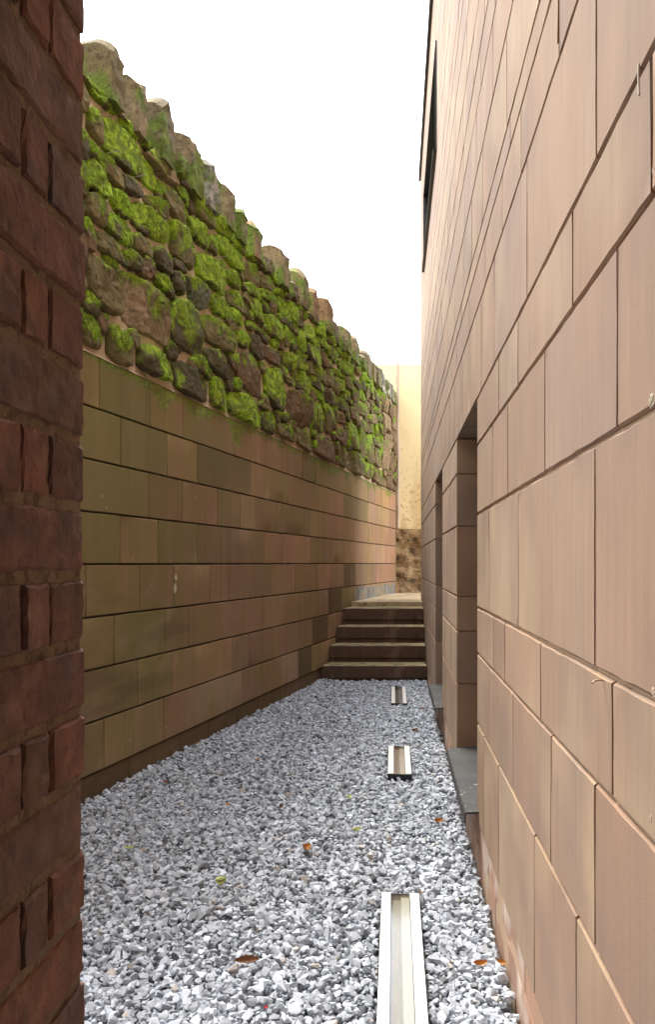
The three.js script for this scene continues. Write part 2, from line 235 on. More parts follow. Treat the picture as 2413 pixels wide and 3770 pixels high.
// [enlargement, moss 0..9, tone b=brown o=olive d=dark t=tan g=grey, outline]
const survey = [
  'a8o 45,450 75,460 335,770 330,830 230,760 120,640', 'a9o 375,820 420,850 530,1010 520,1070 450,990 380,890', 'a6d 555,1000 600,1040 650,1130 640,1170 590,1110',
  'a8d 180,840 260,860 420,1000 600,1230 690,1380 700,1480 680,1540 560,1440 400,1330 250,1180 195,1130', 'a4o 65,750 150,800 185,880 190,1130 70,940',
  'a4t 600,1200 660,1140 830,1300 890,1390 900,1500 820,1460 720,1380', 'a8o 60,1070 100,1100 145,1180 140,1235 60,1170', 'a3o 150,1180 190,1170 360,1370 390,1460 390,1555 300,1470 190,1330',
  'a4d 385,1390 460,1420 540,1500 560,1560 550,1610 480,1580 390,1530', 'a8d 50,1240 110,1250 190,1340 240,1500 240,1620 150,1570 50,1470', 'b4o 600,40 660,60 790,130 800,260 770,280 680,200 600,110',
  'a3o 740,1460 820,1510 950,1640 985,1740 1000,1740 985,1880 930,1840 830,1740 780,1620', 'a7d 900,1490 940,1510 1000,1620 1000,1700 960,1650 900,1560', 'a3d 900,1380 960,1400 1030,1500 1040,1570 1000,1560 920,1470',
  'b7o 1060,0 1120,50 1240,180 1255,370 1200,350 1090,230 1060,130', 'b3o 50,20 120,30 215,110 220,330 200,350 50,220', 'b9d 280,-20 360,0 430,90 450,220 430,280 330,210 290,110',
  'b7d 470,140 530,110 620,150 720,240 800,330 825,440 815,500 720,470 600,420 480,300', 'b7d 235,230 290,215 400,280 460,390 490,470 480,545 400,510 280,430 220,340', 'b4o 495,420 540,400 630,480 670,580 670,650 620,620 500,540',
  'b2o 110,390 200,400 330,520 370,640 360,690 260,640 120,500', 'b3d 400,570 450,560 540,640 550,700 545,770 480,740 400,700', 'b1b 550,720 640,760 650,830 600,830 550,790', 'b3d 685,550 730,530 780,600 840,650 845,790 800,780 690,700',
  'b5o 840,280 900,310 1010,400 1070,560 1080,680 1050,750 950,690 860,600 850,420', 'b7d 1010,240 1060,250 1150,330 1180,460 1190,560 1100,500 1030,400', 'b0d 1005,90 1060,110 1065,220 1040,230 1000,170', 'b5d 1190,420 1250,440 1280,560 1275,620 1200,560',
  'b9o 1260,420 1330,450 1430,560 1500,640 1520,760 1450,740 1340,620 1280,540', 'b8o 1255,210 1330,240 1420,340 1440,470 1430,510 1340,430 1260,350', 'b7o 1450,420 1500,450 1540,520 1560,600 1520,600 1460,530',
  'b2o 45,580 140,640 250,760 330,850 370,960 370,1080 350,1190 230,1130 120,1000 50,900', 'b2t 330,800 390,750 480,780 600,880 730,990 800,1080 820,1250 820,1430 790,1470 640,1360 530,1330 400,1220 370,1080 360,930',
  'b6d 690,770 740,790 830,880 865,950 865,1040 790,970 700,870', 'b0d 850,760 900,770 970,870 985,950 940,990 870,920', 'b0d 850,640 890,650 980,740 970,790 920,760 860,720', 'b2g 985,810 1050,830 1150,880 1190,960 1195,1110 1130,1120 1040,1080 1020,960',
  'b9d 1090,600 1150,590 1260,680 1340,770 1360,920 1350,1000 1240,920 1100,800', 'b3o 1270,650 1320,660 1350,730 1330,760 1280,710', 'c7o 65,420 120,430 190,510 190,590 130,560 70,490', 'b5d 830,1080 880,1030 970,1050 1100,1160 1150,1320 1165,1450 1150,1570 1000,1520 860,1440 820,1300',
  'b7o 1210,970 1270,980 1370,1090 1390,1180 1370,1220 1270,1160 1215,1090', 'c9o 85,730 150,740 215,820 220,880 150,860 90,800', 'b5o 1140,1180 1200,1170 1310,1250 1400,1340 1430,1440 1430,1550 1330,1500 1180,1420',
  'b6o 20,1150 60,1170 160,1290 190,1400 180,1500 60,1460 20,1380', 'b4o 240,1270 310,1270 420,1350 480,1480 480,1660 360,1640 260,1540', 'b7d 550,1450 620,1460 800,1560 860,1640 870,1720 850,1797 700,1750 540,1650',
  'e3d 815,50 870,60 960,150 990,240 985,270 900,220 820,150', 'e3d 610,130 680,140 770,210 830,260 820,400 760,380 620,290', 'e8o 850,230 890,240 940,300 950,440 920,450 850,390', 'e8d 960,330 1040,330 1140,390 1170,470 1160,560 1080,530 960,450',
  'e2b 1010,80 1070,75 1150,150 1175,240 1175,370 1090,330 1010,240', 'e7d 1190,170 1260,180 1320,260 1335,380 1320,460 1250,430 1190,340', 'e5d 1170,450 1230,450 1260,520 1250,600 1170,560', 'e4o 1265,520 1340,530 1390,600 1380,650 1270,590',
  'c2b 565,1400 650,1400 740,1480 735,1560 720,1690 680,1700 580,1620', 'c6d 740,1490 830,1500 870,1600 875,1740 820,1740 740,1690', 'c4o 865,1500 930,1540 945,1690 930,1750 880,1740', 'c1d 255,940 310,960 355,1040 360,1160 310,1140 260,1050',
  'c7d 130,910 200,910 255,980 255,1050 200,1050 130,980', 'c2b 370,1035 430,1050 490,1110 495,1200 440,1180 375,1120', 'c6d 490,1070 560,1090 640,1130 720,1190 720,1240 620,1220 600,1250 510,1190', 'c6o 230,830 290,860 300,920 260,910 230,880', 'c4d 300,880 370,920 430,1000 420,1030 340,980', 'c7d 440,980 480,990 490,1060 450,1050',
  'c8o 380,780 440,790 510,860 520,990 480,990 400,910', 'c5o 245,630 300,660 370,740 380,860 330,850 255,750', 'c5o 80,580 140,590 220,670 240,760 230,800 160,760 90,680', 'c7o 190,530 250,530 320,590 340,650 300,650 210,590', 'c3o 210,370 290,370 340,430 345,540 320,590 230,500', 'c3o 345,460 400,480 440,560 430,600 350,560', 'c6g 345,570 400,590 420,660 380,670 345,630',
  'c6d 325,320 370,340 390,420 370,430 330,400', 'c9o 150,160 200,170 250,240 255,310 210,300 150,230', 'c5d 255,280 310,300 320,370 290,350 260,320', 'c8o 400,410 450,440 465,510 430,500 400,460', 'c8o 470,490 520,500 525,560 480,545', 'c8o 460,570 520,580 540,640 500,640 460,610', 'c7d 530,550 560,560 600,610 590,660 550,650', 'c8o 465,640 520,650 545,720 540,800 490,770', 'c8o 555,670 600,690 645,780 640,870 600,840 555,790',
  'c4o 610,630 650,650 650,710 620,700', 'c8o 675,690 710,700 725,800 710,840 680,800', 'c4d 730,760 790,800 800,850 740,810', 'c1d 650,810 690,850 690,900 650,870', 'c8o 685,860 740,870 800,900 805,1040 770,1030 690,960', 'c7o 520,870 570,900 580,1050 540,1040 525,970', 'c5d 580,920 630,960 635,1080 600,1080 585,1010', 'c7o 640,900 690,930 690,1000 710,1090 660,1090 640,1010',
  'c6d 710,1010 770,1040 840,1120 850,1200 790,1200 720,1130', 'c8o 800,840 850,870 880,940 880,1000 830,970 800,920', 'c6d 810,960 870,1000 880,1060 830,1050 810,1010', 'c6d 880,1040 940,1070 980,1130 980,1190 930,1170 880,1110', 'c6o 880,930 950,970 980,1040 960,1060 890,1000', 'c8o 985,1040 1050,1070 1080,1130 1070,1170 1000,1110', 'c6d 970,1150 1030,1180 1060,1260 1050,1290 990,1240', 'c7o 1050,1170 1090,1200 1110,1260 1100,1300 1060,1260',
  'c5d 610,1240 680,1240 740,1300 750,1400 730,1440 660,1400 615,1320', 'c3o 550,1290 600,1300 635,1350 610,1370 560,1330', 'c5d 730,1270 790,1290 860,1360 870,1420 810,1400 740,1330', 'c8o 780,1380 830,1400 860,1470 830,1480 790,1440', 'c4o 870,1220 930,1230 950,1300 945,1380 900,1370 870,1300', 'c3d 840,1420 900,1390 960,1440 950,1520 900,1510 850,1460', 'c7o 965,1300 1020,1320 1030,1380 1030,1420 980,1400', 'c4d 1030,1400 1080,1410 1095,1460 1060,1500 1030,1470',
  'c6o 930,1210 990,1240 1010,1290 960,1280 930,1240', 'c5o 1030,1290 1080,1300 1110,1360 1090,1410 1040,1370', 'c4d 1110,1300 1150,1330 1165,1380 1140,1400 1115,1350', 'c7o 1120,1390 1180,1400 1205,1470 1180,1490 1130,1450', 'c4t 1110,1200 1150,1220 1160,1290 1120,1260', 'c8o 1165,1210 1220,1250 1280,1330 1270,1390 1220,1340 1170,1270', 'c4d 945,1440 1010,1470 1060,1520 1070,1570 1000,1560 950,1510', 'c2b 1070,1530 1110,1540 1105,1630 1075,1620', 'c5o 1110,1490 1180,1510 1230,1560 1220,1610 1160,1600 1110,1560',
  'd3o 200,610 280,610 340,690 330,810 260,780 200,710', 'd2b 360,680 440,670 510,720 525,810 515,900 420,860 355,800', 'd2o 545,740 600,770 610,860 610,930 545,900', 'd3o 615,790 680,790 740,860 740,990 680,970 620,930', 'd5o 745,870 810,910 830,960 800,1020 750,990', 'd2o 835,920 890,950 915,1010 910,1080 850,1050', 'd0b 925,990 970,1000 995,1050 985,1110 925,1080',
  'd2b 510,480 580,500 620,560 600,580 520,550', 'd1b 515,600 590,620 600,680 595,760 540,720 510,670', 'd6o 610,550 690,600 700,700 690,790 640,760 610,670', 'd3o 700,600 740,640 760,730 755,860 710,830 690,760', 'd5o 755,650 800,660 810,740 825,890 780,890 755,800', 'd2o 815,760 870,780 890,860 885,930 830,900', 'd4o 825,670 870,680 890,740 870,780 830,730', 'd1t 895,690 930,720 940,790 930,950 895,930', 'd4o 705,540 750,550 770,600 750,640 710,600', 'd4o 775,560 820,580 830,640 780,640', 'd2t 800,500 850,510 855,570 810,570', 'd3o 865,560 900,600 905,680 875,640', 'd0t 910,640 960,660 980,740 970,780 920,720', 'd0b 945,800 985,800 1000,880 990,990 950,930', 'd0t 905,480 950,500 970,600 955,650 910,590', 'd0t 905,300 940,310 950,430 945,490 915,460', 'd3o 810,430 860,440 870,490 820,480', 'd4o 780,370 830,390 850,450 800,420',
];
const stones = survey.map((s) => {
  const [h, ...pts] = s.split(' '), [ox, oy, sc] = Z[h[0]];
  const poly = pts.map((p) => { const [x, y] = p.split(',').map(Number), X = ox + x / sc, Y = oy + y / sc, d = pxL(X); return [lx(d), (2072 - Y) / 2900 * d]; });
  return { poly, moss: +h[1] / 9, tone: h[2] };
});
{
  const wall = thing('mossy_rubble_wall', 'rough rubble stone wall with bright green moss, pale mortar and upright coping stones', 'wall', [XL, EYE, 0], TURN_L);
  const X0 = lx(3.0), X1 = lx(12.3), Y0 = 1.1, Y1 = 2.45, R = rng(77);
  // centroid and outline tests; filler stones go into the gaps of the survey
  const inside = (p, x, y) => { let c = false; for (let i = 0, j = p.length - 1; i < p.length; j = i++) { const [xi, yi] = p[i], [xj, yj] = p[j]; if ((yi > y) !== (yj > y) && x < (xj - xi) * (y - yi) / (yj - yi) + xi) c = !c; } return c; };
  const segd = (p, x, y) => { let m = 9; for (let i = 0, j = p.length - 1; i < p.length; j = i++) { const [ax, ay] = p[j], [bx, by] = p[i], t = clamp(((x - ax) * (bx - ax) + (y - ay) * (by - ay)) / ((bx - ax) ** 2 + (by - ay) ** 2 + 1e-9)); m = Math.min(m, Math.hypot(x - lerp(ax, bx, t), y - lerp(ay, by, t))); } return m; };
  for (const s of stones) { s.poly.forEach((p) => { p[1] = clamp(p[1], Y0 + 0.004, Y1 + 0.03); p[0] = Math.min(p[0], X1 - 0.005); }); s.b = [Math.min(...s.poly.map((p) => p[0])), Math.max(...s.poly.map((p) => p[0])), Math.min(...s.poly.map((p) => p[1])), Math.max(...s.poly.map((p) => p[1]))]; }
  const free = (x, y) => { let m = Math.min(y - Y0, Y1 - y, x - X0, X1 - x); for (const s of stones) { if (x < s.b[0] - 0.2 || x > s.b[1] + 0.2 || y < s.b[2] - 0.2 || y > s.b[3] + 0.2) continue; if (inside(s.poly, x, y)) return 0; m = Math.min(m, segd(s.poly, x, y)); if (m < 0.02) return m; } return m; };
  for (let pass = 0; pass < 5 && stones.length < 290; pass++) {
    const want = [0.085, 0.065, 0.05, 0.042, 0.036][pass];
    for (let x = X0; x < X1 && stones.length < 290; x += 0.03) for (let y = Y0; y < Y1; y += 0.025) {
      if (free(x, y) < want) continue;
      const reach = (ax, ay, lim) => { let t = want; while (t < lim && free(x + ax * t, y + ay * t) > 0.016) t += 0.01; return t; };
      const ex = Math.min(reach(1, 0, 0.2), 0.19), wx = Math.min(reach(-1, 0, 0.2), 0.19), up = reach(0, 1, 0.1), dn = reach(0, -1, 0.1), poly = [];
      for (let k = 0; k < 8; k++) { const a = k / 8 * 2 * Math.PI + 0.3, cx = Math.cos(a), sy = Math.sin(a), q = 0.93 + 0.14 * R(); const rx = cx > 0 ? ex : wx, ry = sy > 0 ? up : dn; let r = 1 / Math.pow(Math.abs(cx / rx) ** 6 + Math.abs(sy / ry) ** 6, 1 / 6) * q; let g = 0; while (g++ < 12 && free(x + cx * r, y + sy * r) < 0.006) r *= 0.92; poly.push([x + cx * r, y + sy * r]); }
      const near = x > lx(11.2); stones.push({ poly, moss: near ? 0.15 * R() : 0.12 + 0.6 * R(), tone: near ? 'tb'[R() < 0.5 ? 0 : 1] : 'odob'[Math.floor(R() * 4)], b: [x - wx, x + ex, y - dn, y + up] });
    }
  }
  const tone = { b: [0.20, 0.125, 0.068], o: [0.22, 0.175, 0.075], d: [0.115, 0.092, 0.045], t: [0.34, 0.245, 0.14], g: [0.17, 0.19, 0.125] };
  const stoneMat = std({ map: rubMap, vertexColors: true, bumpMap: rubBump, bumpScale: 0.006, roughness: 0.95 });
  const mossSpots = [];
  function mossAt(s, x, y, nz, ny, rel) {       // patchy growth, ragged outline
    const n = 0.55 * fbm(x * 6, y * 6, 3, 301) + 0.45 * fbm(x * 22, y * 11, 3, 302);
    return n + 0.31 * rel + (s.moss - 0.5) * 0.5;
  }
  stones.forEach((s, si) => {
    // smooth the outline, resample it by angle round the centroid
    let p = s.poly; for (let k = 0; k < 2; k++) { const q = [], cu = k ? 0.2 : 0.09; for (let i = 0; i < p.length; i++) { const a = p[i], b = p[(i + 1) % p.length]; q.push([lerp(a[0], b[0], cu), lerp(a[1], b[1], cu)], [lerp(a[0], b[0], 1 - cu), lerp(a[1], b[1], 1 - cu)]); } p = q; }
    let A = 0, mx = 0, my = 0; for (let i = 0; i < p.length; i++) { const a = p[i], b = p[(i + 1) % p.length], c = a[0] * b[1] - b[0] * a[1]; A += c; mx += (a[0] + b[0]) * c; my += (a[1] + b[1]) * c; }
    mx /= 3 * A; my /= 3 * A; const size = Math.sqrt(Math.abs(A / 2)); if (!(size > 0.02)) return;
    if (!inside(p, mx, my)) { mx = p.reduce((t, q) => t + q[0], 0) / p.length; my = p.reduce((t, q) => t + q[1], 0) / p.length; }
    const NT = size > 0.14 ? 56 : size > 0.08 ? 40 : 28, inner = size > 0.14 ? [0.15, 0.3, 0.45, 0.6, 0.73, 0.85, 0.94, 1] : [0.25, 0.5, 0.72, 0.88, 1], offs = [0.014, 0.0085, 0.0045, 0.0015, 0], rings = [0, ...inner, ...offs.slice(1).map((o) => -1 - o)], old = size > 0.14 ? [0, 0.16, 0.32, 0.46, 0.58, 0.69, 0.78, 0.85, 0.9, 0.935, 0.96, 0.98, 1] : [0, 0.25, 0.45, 0.62, 0.75, 0.84, 0.9, 0.94, 0.97, 1];
    // resample the outline by length so that corners survive, and push it out by a few millimetres
    const rim = [], seg = p.map((q, i) => Math.hypot(p[(i + 1) % p.length][0] - q[0], p[(i + 1) % p.length][1] - q[1])), per = seg.reduce((x, y) => x + y, 0);
    for (let t = 0, i = 0, acc = 0; t < NT; t++) {
      const want = t / NT * per; while (acc + seg[i] < want) { acc += seg[i]; i++; }
      const k = (want - acc) / seg[i], q = p[i], q2 = p[(i + 1) % p.length]; let x = lerp(q[0], q2[0], k) - mx, y = lerp(q[1], q2[1], k) - my; const l = Math.hypot(x, y), g = 1 + (0.0105 + 0.013 * (vn((x + y * 0.3) * 30 + si * 7, (y - x * 0.3) * 30, 5) - 0.5)) / l + 0.04 * (vn(x / l * 2 + si * 7, y / l * 2, 6) - 0.5); rim.push([x * g, y * g]);
    }
    const proud = 0.009 + 0.019 * hash(si, 3, 1) + 0.045 * Math.min(size, 0.25), flat = 9 + 9 * hash(si, 5, 1), tx = 0.14 * (hash(si, 7, 2) - 0.5), ty = 0.2 * (hash(si, 9, 2) - 0.62), c0 = tone[s.tone];
    const P = [], C = [], UV = [], I = [];
    const cuts = []; for (let k = 0; k < 5; k++) { const an = k / 5 * 6.283 + hash(si, k, 21), sl = 0.06 + 0.30 * hash(si, k, 22); cuts.push([Math.cos(an) * sl, Math.sin(an) * sl, size * (0.03 + 0.10 * hash(si, k, 23))]); }
    const put = (x, y, r, e) => {               // e: distance from the rim
      let z = proud; for (const [cx, cy, o] of cuts) z = Math.min(z, proud + o - cx * (x - mx) - cy * (y - my));
      z = Math.max(z, 0.002) + (x - mx) * tx + (y - my) * ty;
      const rough = 0.5 * fbm(x * 16, y * 16, 3, si) + 0.5 * fbm(x * 45, y * 45, 2, si + 50); z += (rough - 0.5) * 0.03 * Math.min(1, size / 0.12);
      const q = clamp(1 - e / 0.014); z = lerp(z, -0.055, q * q * q * q) - 0.004 * q;
      const rel = clamp((y - my) / (size * 0.7), -1, 1), m = mossAt(s, x, y, 0, 0, rel);
      const mk = sst(0.49, 0.57, m), g = fbm(x * 70, y * 40, 2, 91);
      const k = 0.7 + 0.6 * fbm(x * 12, y * 12, 3, si + 200);
      let c = c0.map((v) => v * k); c = mix3(c, [0.11, 0.125, 0.028], 0.55 * sst(0.36, 0.47, m) * (1 - mk));
      c = mix3(c, mix3([0.17, 0.24, 0.014], [0.43, 0.68, 0.028], sst(0.3, 0.7, g) * (0.4 + 0.6 * s.moss)), mk);
      if (mk > 0.5 && e > 0.003) mossSpots.push([x, y, z, size, s.moss]);
      P.push(x, y, z); C.push(...c); UV.push(x * 2 + si * 0.37, y * 2 + si * 0.71);
    };
    put(mx, my, 0, 1);
    for (let r = 1; r < rings.length; r++) for (let t = 0; t < NT; t++) { const l = Math.hypot(...rim[t]), k = rings[r], f = k > 0 ? k * (l - 0.014) / l : (l + k + 1) / l; put(mx + rim[t][0] * f, my + rim[t][1] * f, f, l * (1 - f)); }
    for (let t = 0; t < NT; t++) { const t2 = (t + 1) % NT; I.push(0, A > 0 ? 1 + t : 1 + t2, A > 0 ? 1 + t2 : 1 + t); for (let r = 1; r < rings.length - 1; r++) { const a = 1 + (r - 1) * NT + t, b = 1 + (r - 1) * NT + t2, c = 1 + r * NT + t, d = 1 + r * NT + t2; if (A > 0) I.push(a, c, d, a, d, b); else I.push(a, d, c, a, b, d); } }
    const g = new THREE.BufferGeometry(); g.setAttribute('position', new THREE.Float32BufferAttribute(P, 3)); g.setAttribute('color', new THREE.Float32BufferAttribute(C, 3)); g.setAttribute('uv', new THREE.Float32BufferAttribute(UV, 2)); g.setIndex(I); g.computeVertexNormals();
    part('rubble_stone', g, stoneMat, wall);
  });
  // mortar bed: uneven sheet between the stones with a sloping fillet onto the ashlar ledge, over a solid core
  const mg = new THREE.PlaneGeometry(1, 1, 330, 80), mp = mg.attributes.position;
  for (let i = 0; i < mp.count; i++) {
    const x = lerp(X0, X1, mp.getX(i) + 0.5), v = mp.getY(i) + 0.5, y = lerp(1.078, 2.5, v);
    let z = -0.019 + 0.022 * (fbm(x * 9, y * 9, 3, 401) - 0.5) + 0.008 * (fbm(x * 40, y * 40, 2, 402) - 0.5); z = Math.max(z, lerp(0.004, -0.06, (y - 1.078) / 0.045));
    mp.setXYZ(i, x, y, y < 1.0785 ? 0.004 : z);
  }
  mg.computeVertexNormals(); { const uv = mg.attributes.uv, p = mg.attributes.position; for (let i = 0; i < uv.count; i++) uv.setXY(i, p.getX(i) * 2.3, p.getY(i) * 2.3); }
  paint(mg, (x, y) => { const n = fbm(x * 5, y * 5, 4, 403); let c = mix3([0.55, 0.43, 0.30], [0.64, 0.51, 0.37], n); return mix3(c, [0.16, 0.15, 0.05], 0.8 * sst(0.6, 0.72, fbm(x * 9, y * 7, 4, 404))); });
  part('mortar_bed', mg, std({ vertexColors: true, bumpMap: rubBump, bumpScale: 0.003, roughness: 1 }), wall);
  part('wall_core', box(X0, X1 - 0.01, 1.08, 2.47, -0.45, -0.055), std({ color: new THREE.Color().setRGB(0.2, 0.15, 0.1) }), wall);

  // upright coping stones
  const cop = [[4.30, 0.13, 2.84, 0], [4.585, 0.12, 2.80, 1], [4.87, 0.16, 2.84, 2], [5.03, 0.08, 2.62, 1], [5.275, 0.16, 2.80, 1], [5.53, 0.18, 2.81, 3], [5.83, 0.13, 2.79, 1], [6.06, 0.13, 2.72, 2], [6.39, 0.16, 2.76, 4], [6.66, 0.10, 2.58, 2], [7.05, 0.2, 2.77, 1], [7.33, 0.12, 2.62, 2], [7.62, 0.18, 2.83, 1], [8.05, 0.17, 2.79, 4], [8.5, 0.2, 2.80, 4], [8.76, 0.14, 2.70, 2], [9.05, 0.13, 2.60, 2], [9.27, 0.18, 2.76, 1], [9.75, 0.2, 2.80, 1], [10.05, 0.14, 2.66, 2], [10.42, 0.2, 2.80, 2], [10.68, 0.14, 2.72, 1], [11.0, 0.18, 2.74, 2], [11.33, 0.18, 2.78, 3], [11.66, 0.18, 2.74, 3], [11.98, 0.18, 2.74, 3], [12.24, 0.16, 2.72, 1]].map(([b, t, top, k]) => [b - t, b, top, k]);
  const ct = [[0.19, 0.15, 0.065], [0.25, 0.185, 0.095], [0.19, 0.155, 0.085], [0.2, 0.185, 0.145], [0.27, 0.16, 0.075]];
  cop.forEach(([a, b, top, k], ci) => {
    const w = (b - a) * KL, mx = lx((a + b) / 2), base = 2.42 + 0.03 * hash(ci, 1, 4), dep = 0.30 + 0.08 * hash(ci, 2, 4), NX = 8, NY = 14, NZ = 10;
    let g = new THREE.BoxGeometry(1, 1, 1, NX, NY, NZ); const p = g.attributes.position;
    const lean = 0.1 * (hash(ci, 3, 4) - 0.5), peak = 0.25 + 0.5 * hash(ci, 4, 4), round = 0.25 + 0.5 * hash(ci, 5, 4);
    for (let i = 0; i < p.count; i++) {
      let u = p.getX(i), v = p.getY(i) + 0.5, q = p.getZ(i);                   // along the wall, up, across
      const h = top - base, across = Math.abs(q) * 2, along = (u + 0.5);
      let y = v * h * (1 - Math.pow(v, 3) * ((0.08 + 0.14 * hash(ci, 8, 4)) * Math.pow(across, 3) + (hash(ci, 4, 4) < 0.4 ? 0.16 * Math.abs(along - 0.5) * 2 : 0.22 * (hash(ci, 5, 4) - 0.5) * (along - 0.5))));
      let x = u * Math.max(0.09, w) * (1.0 - 0.05 * v * v - 0.04 * Math.pow(across, 6)), z = q * dep * (1 - 0.08 * v * v) - dep / 2 + 0.03 + 0.04 * hash(ci, 6, 4);
      x += lean * 0.6 * y;
      const n1 = fbm(u * 2 + ci * 5, v * 4 + q * 3, 3, ci + 500), n2 = fbm(u * 2 + q * 4, v * 5 + ci, 3, ci + 600);
      p.setXYZ(i, mx + x + (n1 - 0.5) * 0.02, base + y + (n2 - 0.5) * 0.02, z + (n2 - 0.5) * 0.03);
    }
    g = toCreasedNormals(g, 0.6);
    const c0 = ct[k];
    paint(g, (x, y, z) => { const n = fbm((x + z) * 11, y * 11, 4, ci + 700); let c = c0.map((t) => t * (0.65 + 0.7 * n)); const m = fbm(x * 7 + z * 9, y * 6, 4, 711) - 0.9 * (y - base - 0.12) + (k === 0 ? 0.08 : k === 3 ? -0.12 : 0); c = mix3(c, mix3([0.09, 0.13, 0.015], [0.2, 0.28, 0.03], fbm(x * 50, y * 30 + z * 40, 2, 712)), sst(0.47, 0.58, m)); if (k === 3) c = mix3(c, [0.55, 0.53, 0.47], sst(0.6, 0.68, fbm(x * 16 + z * 8, y * 14, 3, 713))); return c; });
    const uv = g.attributes.uv, gp = g.attributes.position; for (let i = 0; i < uv.count; i++) uv.setXY(i, (gp.getX(i) + gp.getZ(i)) * 2, gp.getY(i) * 2 + ci * 0.3);
    part('coping_stone', g, stoneMat, wall);
  });
  // low filler bedding under the coping
  const fg = new THREE.PlaneGeometry(1, 1, 260, 8), fp = fg.attributes.position;
  for (let i = 0; i < fp.count; i++) { const x = lerp(X0, X1, fp.getX(i) + 0.5), v = fp.getY(i) + 0.5; fp.setXYZ(i, x, 2.455 + 0.07 * Math.sin(v * Math.PI * 0.5) * (0.5 + fbm(x * 6, v, 2, 811)), 0.015 - 0.4 * v + 0.03 * (fbm(x * 10, v * 3, 3, 812) - 0.5)); }
  fg.computeVertexNormals(); { const uv = fg.attributes.uv, p = fg.attributes.position; for (let i = 0; i < uv.count; i++) uv.setXY(i, p.getX(i) * 2, p.getZ(i) * 2); }
  paint(fg, (x, y, z) => mix3([0.3, 0.21, 0.13], [0.15, 0.19, 0.03], sst(0.4, 0.6, fbm(x * 8, z * 8 + y * 8, 4, 813))));
  part('coping_bed', fg, std({ vertexColors: true, map: rubMap, roughness: 1, side: THREE.DoubleSide }), wall);

  // thin metal ties sticking out of the joints
  for (const [zz, x, y] of [['a', 240, 1190], ['a', 490, 1418], ['c', 8, 325], ['c', 640, 872], ['c', 945, 1192], ['c', 812, 1075]]) {
    const [ox, oy, sc] = Z[zz], d = pxL(ox + x / sc), X = lx(d), Y = (2072 - oy - y / sc) / 2900 * d;
    part('metal_tie', new THREE.TubeGeometry(new THREE.LineCurve3(new THREE.Vector3(X, Y, -0.02), new THREE.Vector3(X + 0.004, Y + 0.006, 0.075)), 1, 0.0022, 5), std({ color: new THREE.Color().setRGB(0.5, 0.48, 0.45), metalness: 0.5, roughness: 0.5 }), wall);
  }

  // moss tufts: short drooping strands on the patches
  const tg = []; const T = rng(5);
  for (let k = 0; k < 5; k++) { const a = T() * 6.28, l = 0.7 + 0.6 * T(), sx = Math.cos(a) * 0.5, sy = -0.4 - 0.6 * T(); const w = 0.16; const q = new THREE.BufferGeometry(); q.setAttribute('position', new THREE.Float32BufferAttribute([-w, 0, -0.1, w, 0, -0.1, sx * l * 0.5 + w * 0.6, sy * l * 0.45, 0.5 * l, -w, 0, -0.1, sx * l * 0.5 + w * 0.6, sy * l * 0.45, 0.5 * l, sx * l, sy * l, 0.35 * l], 3)); q.computeVertexNormals(); tg.push(q); }
  const tuft = mergeGeometries(tg), M = 60000, tufts = new THREE.InstancedMesh(tuft, new THREE.MeshPhysicalMaterial({ roughness: 1, transmission: 0.4, thickness: 0, side: THREE.DoubleSide }), M), mat = new THREE.Matrix4(), qt = new THREE.Quaternion(), e = new THREE.Euler(), col = new THREE.Color();
  for (let i = 0; i < M; i++) {
    const [x, y, z, size, ms] = mossSpots[Math.floor(T() * mossSpots.length)], j = size * 0.09, s = 0.004 + 0.006 * T();
    e.set(0.5 * (T() - 0.5), 0.5 * (T() - 0.5), 2 * (T() - 0.5)); qt.setFromEuler(e);
    const px = x + (T() - 0.5) * 2 * j, py = y + (T() - 0.5) * 2 * j;
    mat.compose(new THREE.Vector3(px, py, z - 0.001), qt, new THREE.Vector3(s, s, s)); tufts.setMatrixAt(i, mat);
    const g = clamp(fbm(px * 14, py * 14, 3, 92) * 1.5 - 0.25 + 0.3 * (T() - 0.5)); const c = mix3([0.18, 0.26, 0.014], [0.45, 0.72, 0.028], g * (0.45 + 0.55 * ms)); col.setRGB(...c); tufts.setColorAt(i, col);
  }
  tufts.name = 'moss'; tufts.userData = { kind: 'stuff' }; tufts.castShadow = tufts.receiveShadow = true; wall.add(tufts);
}

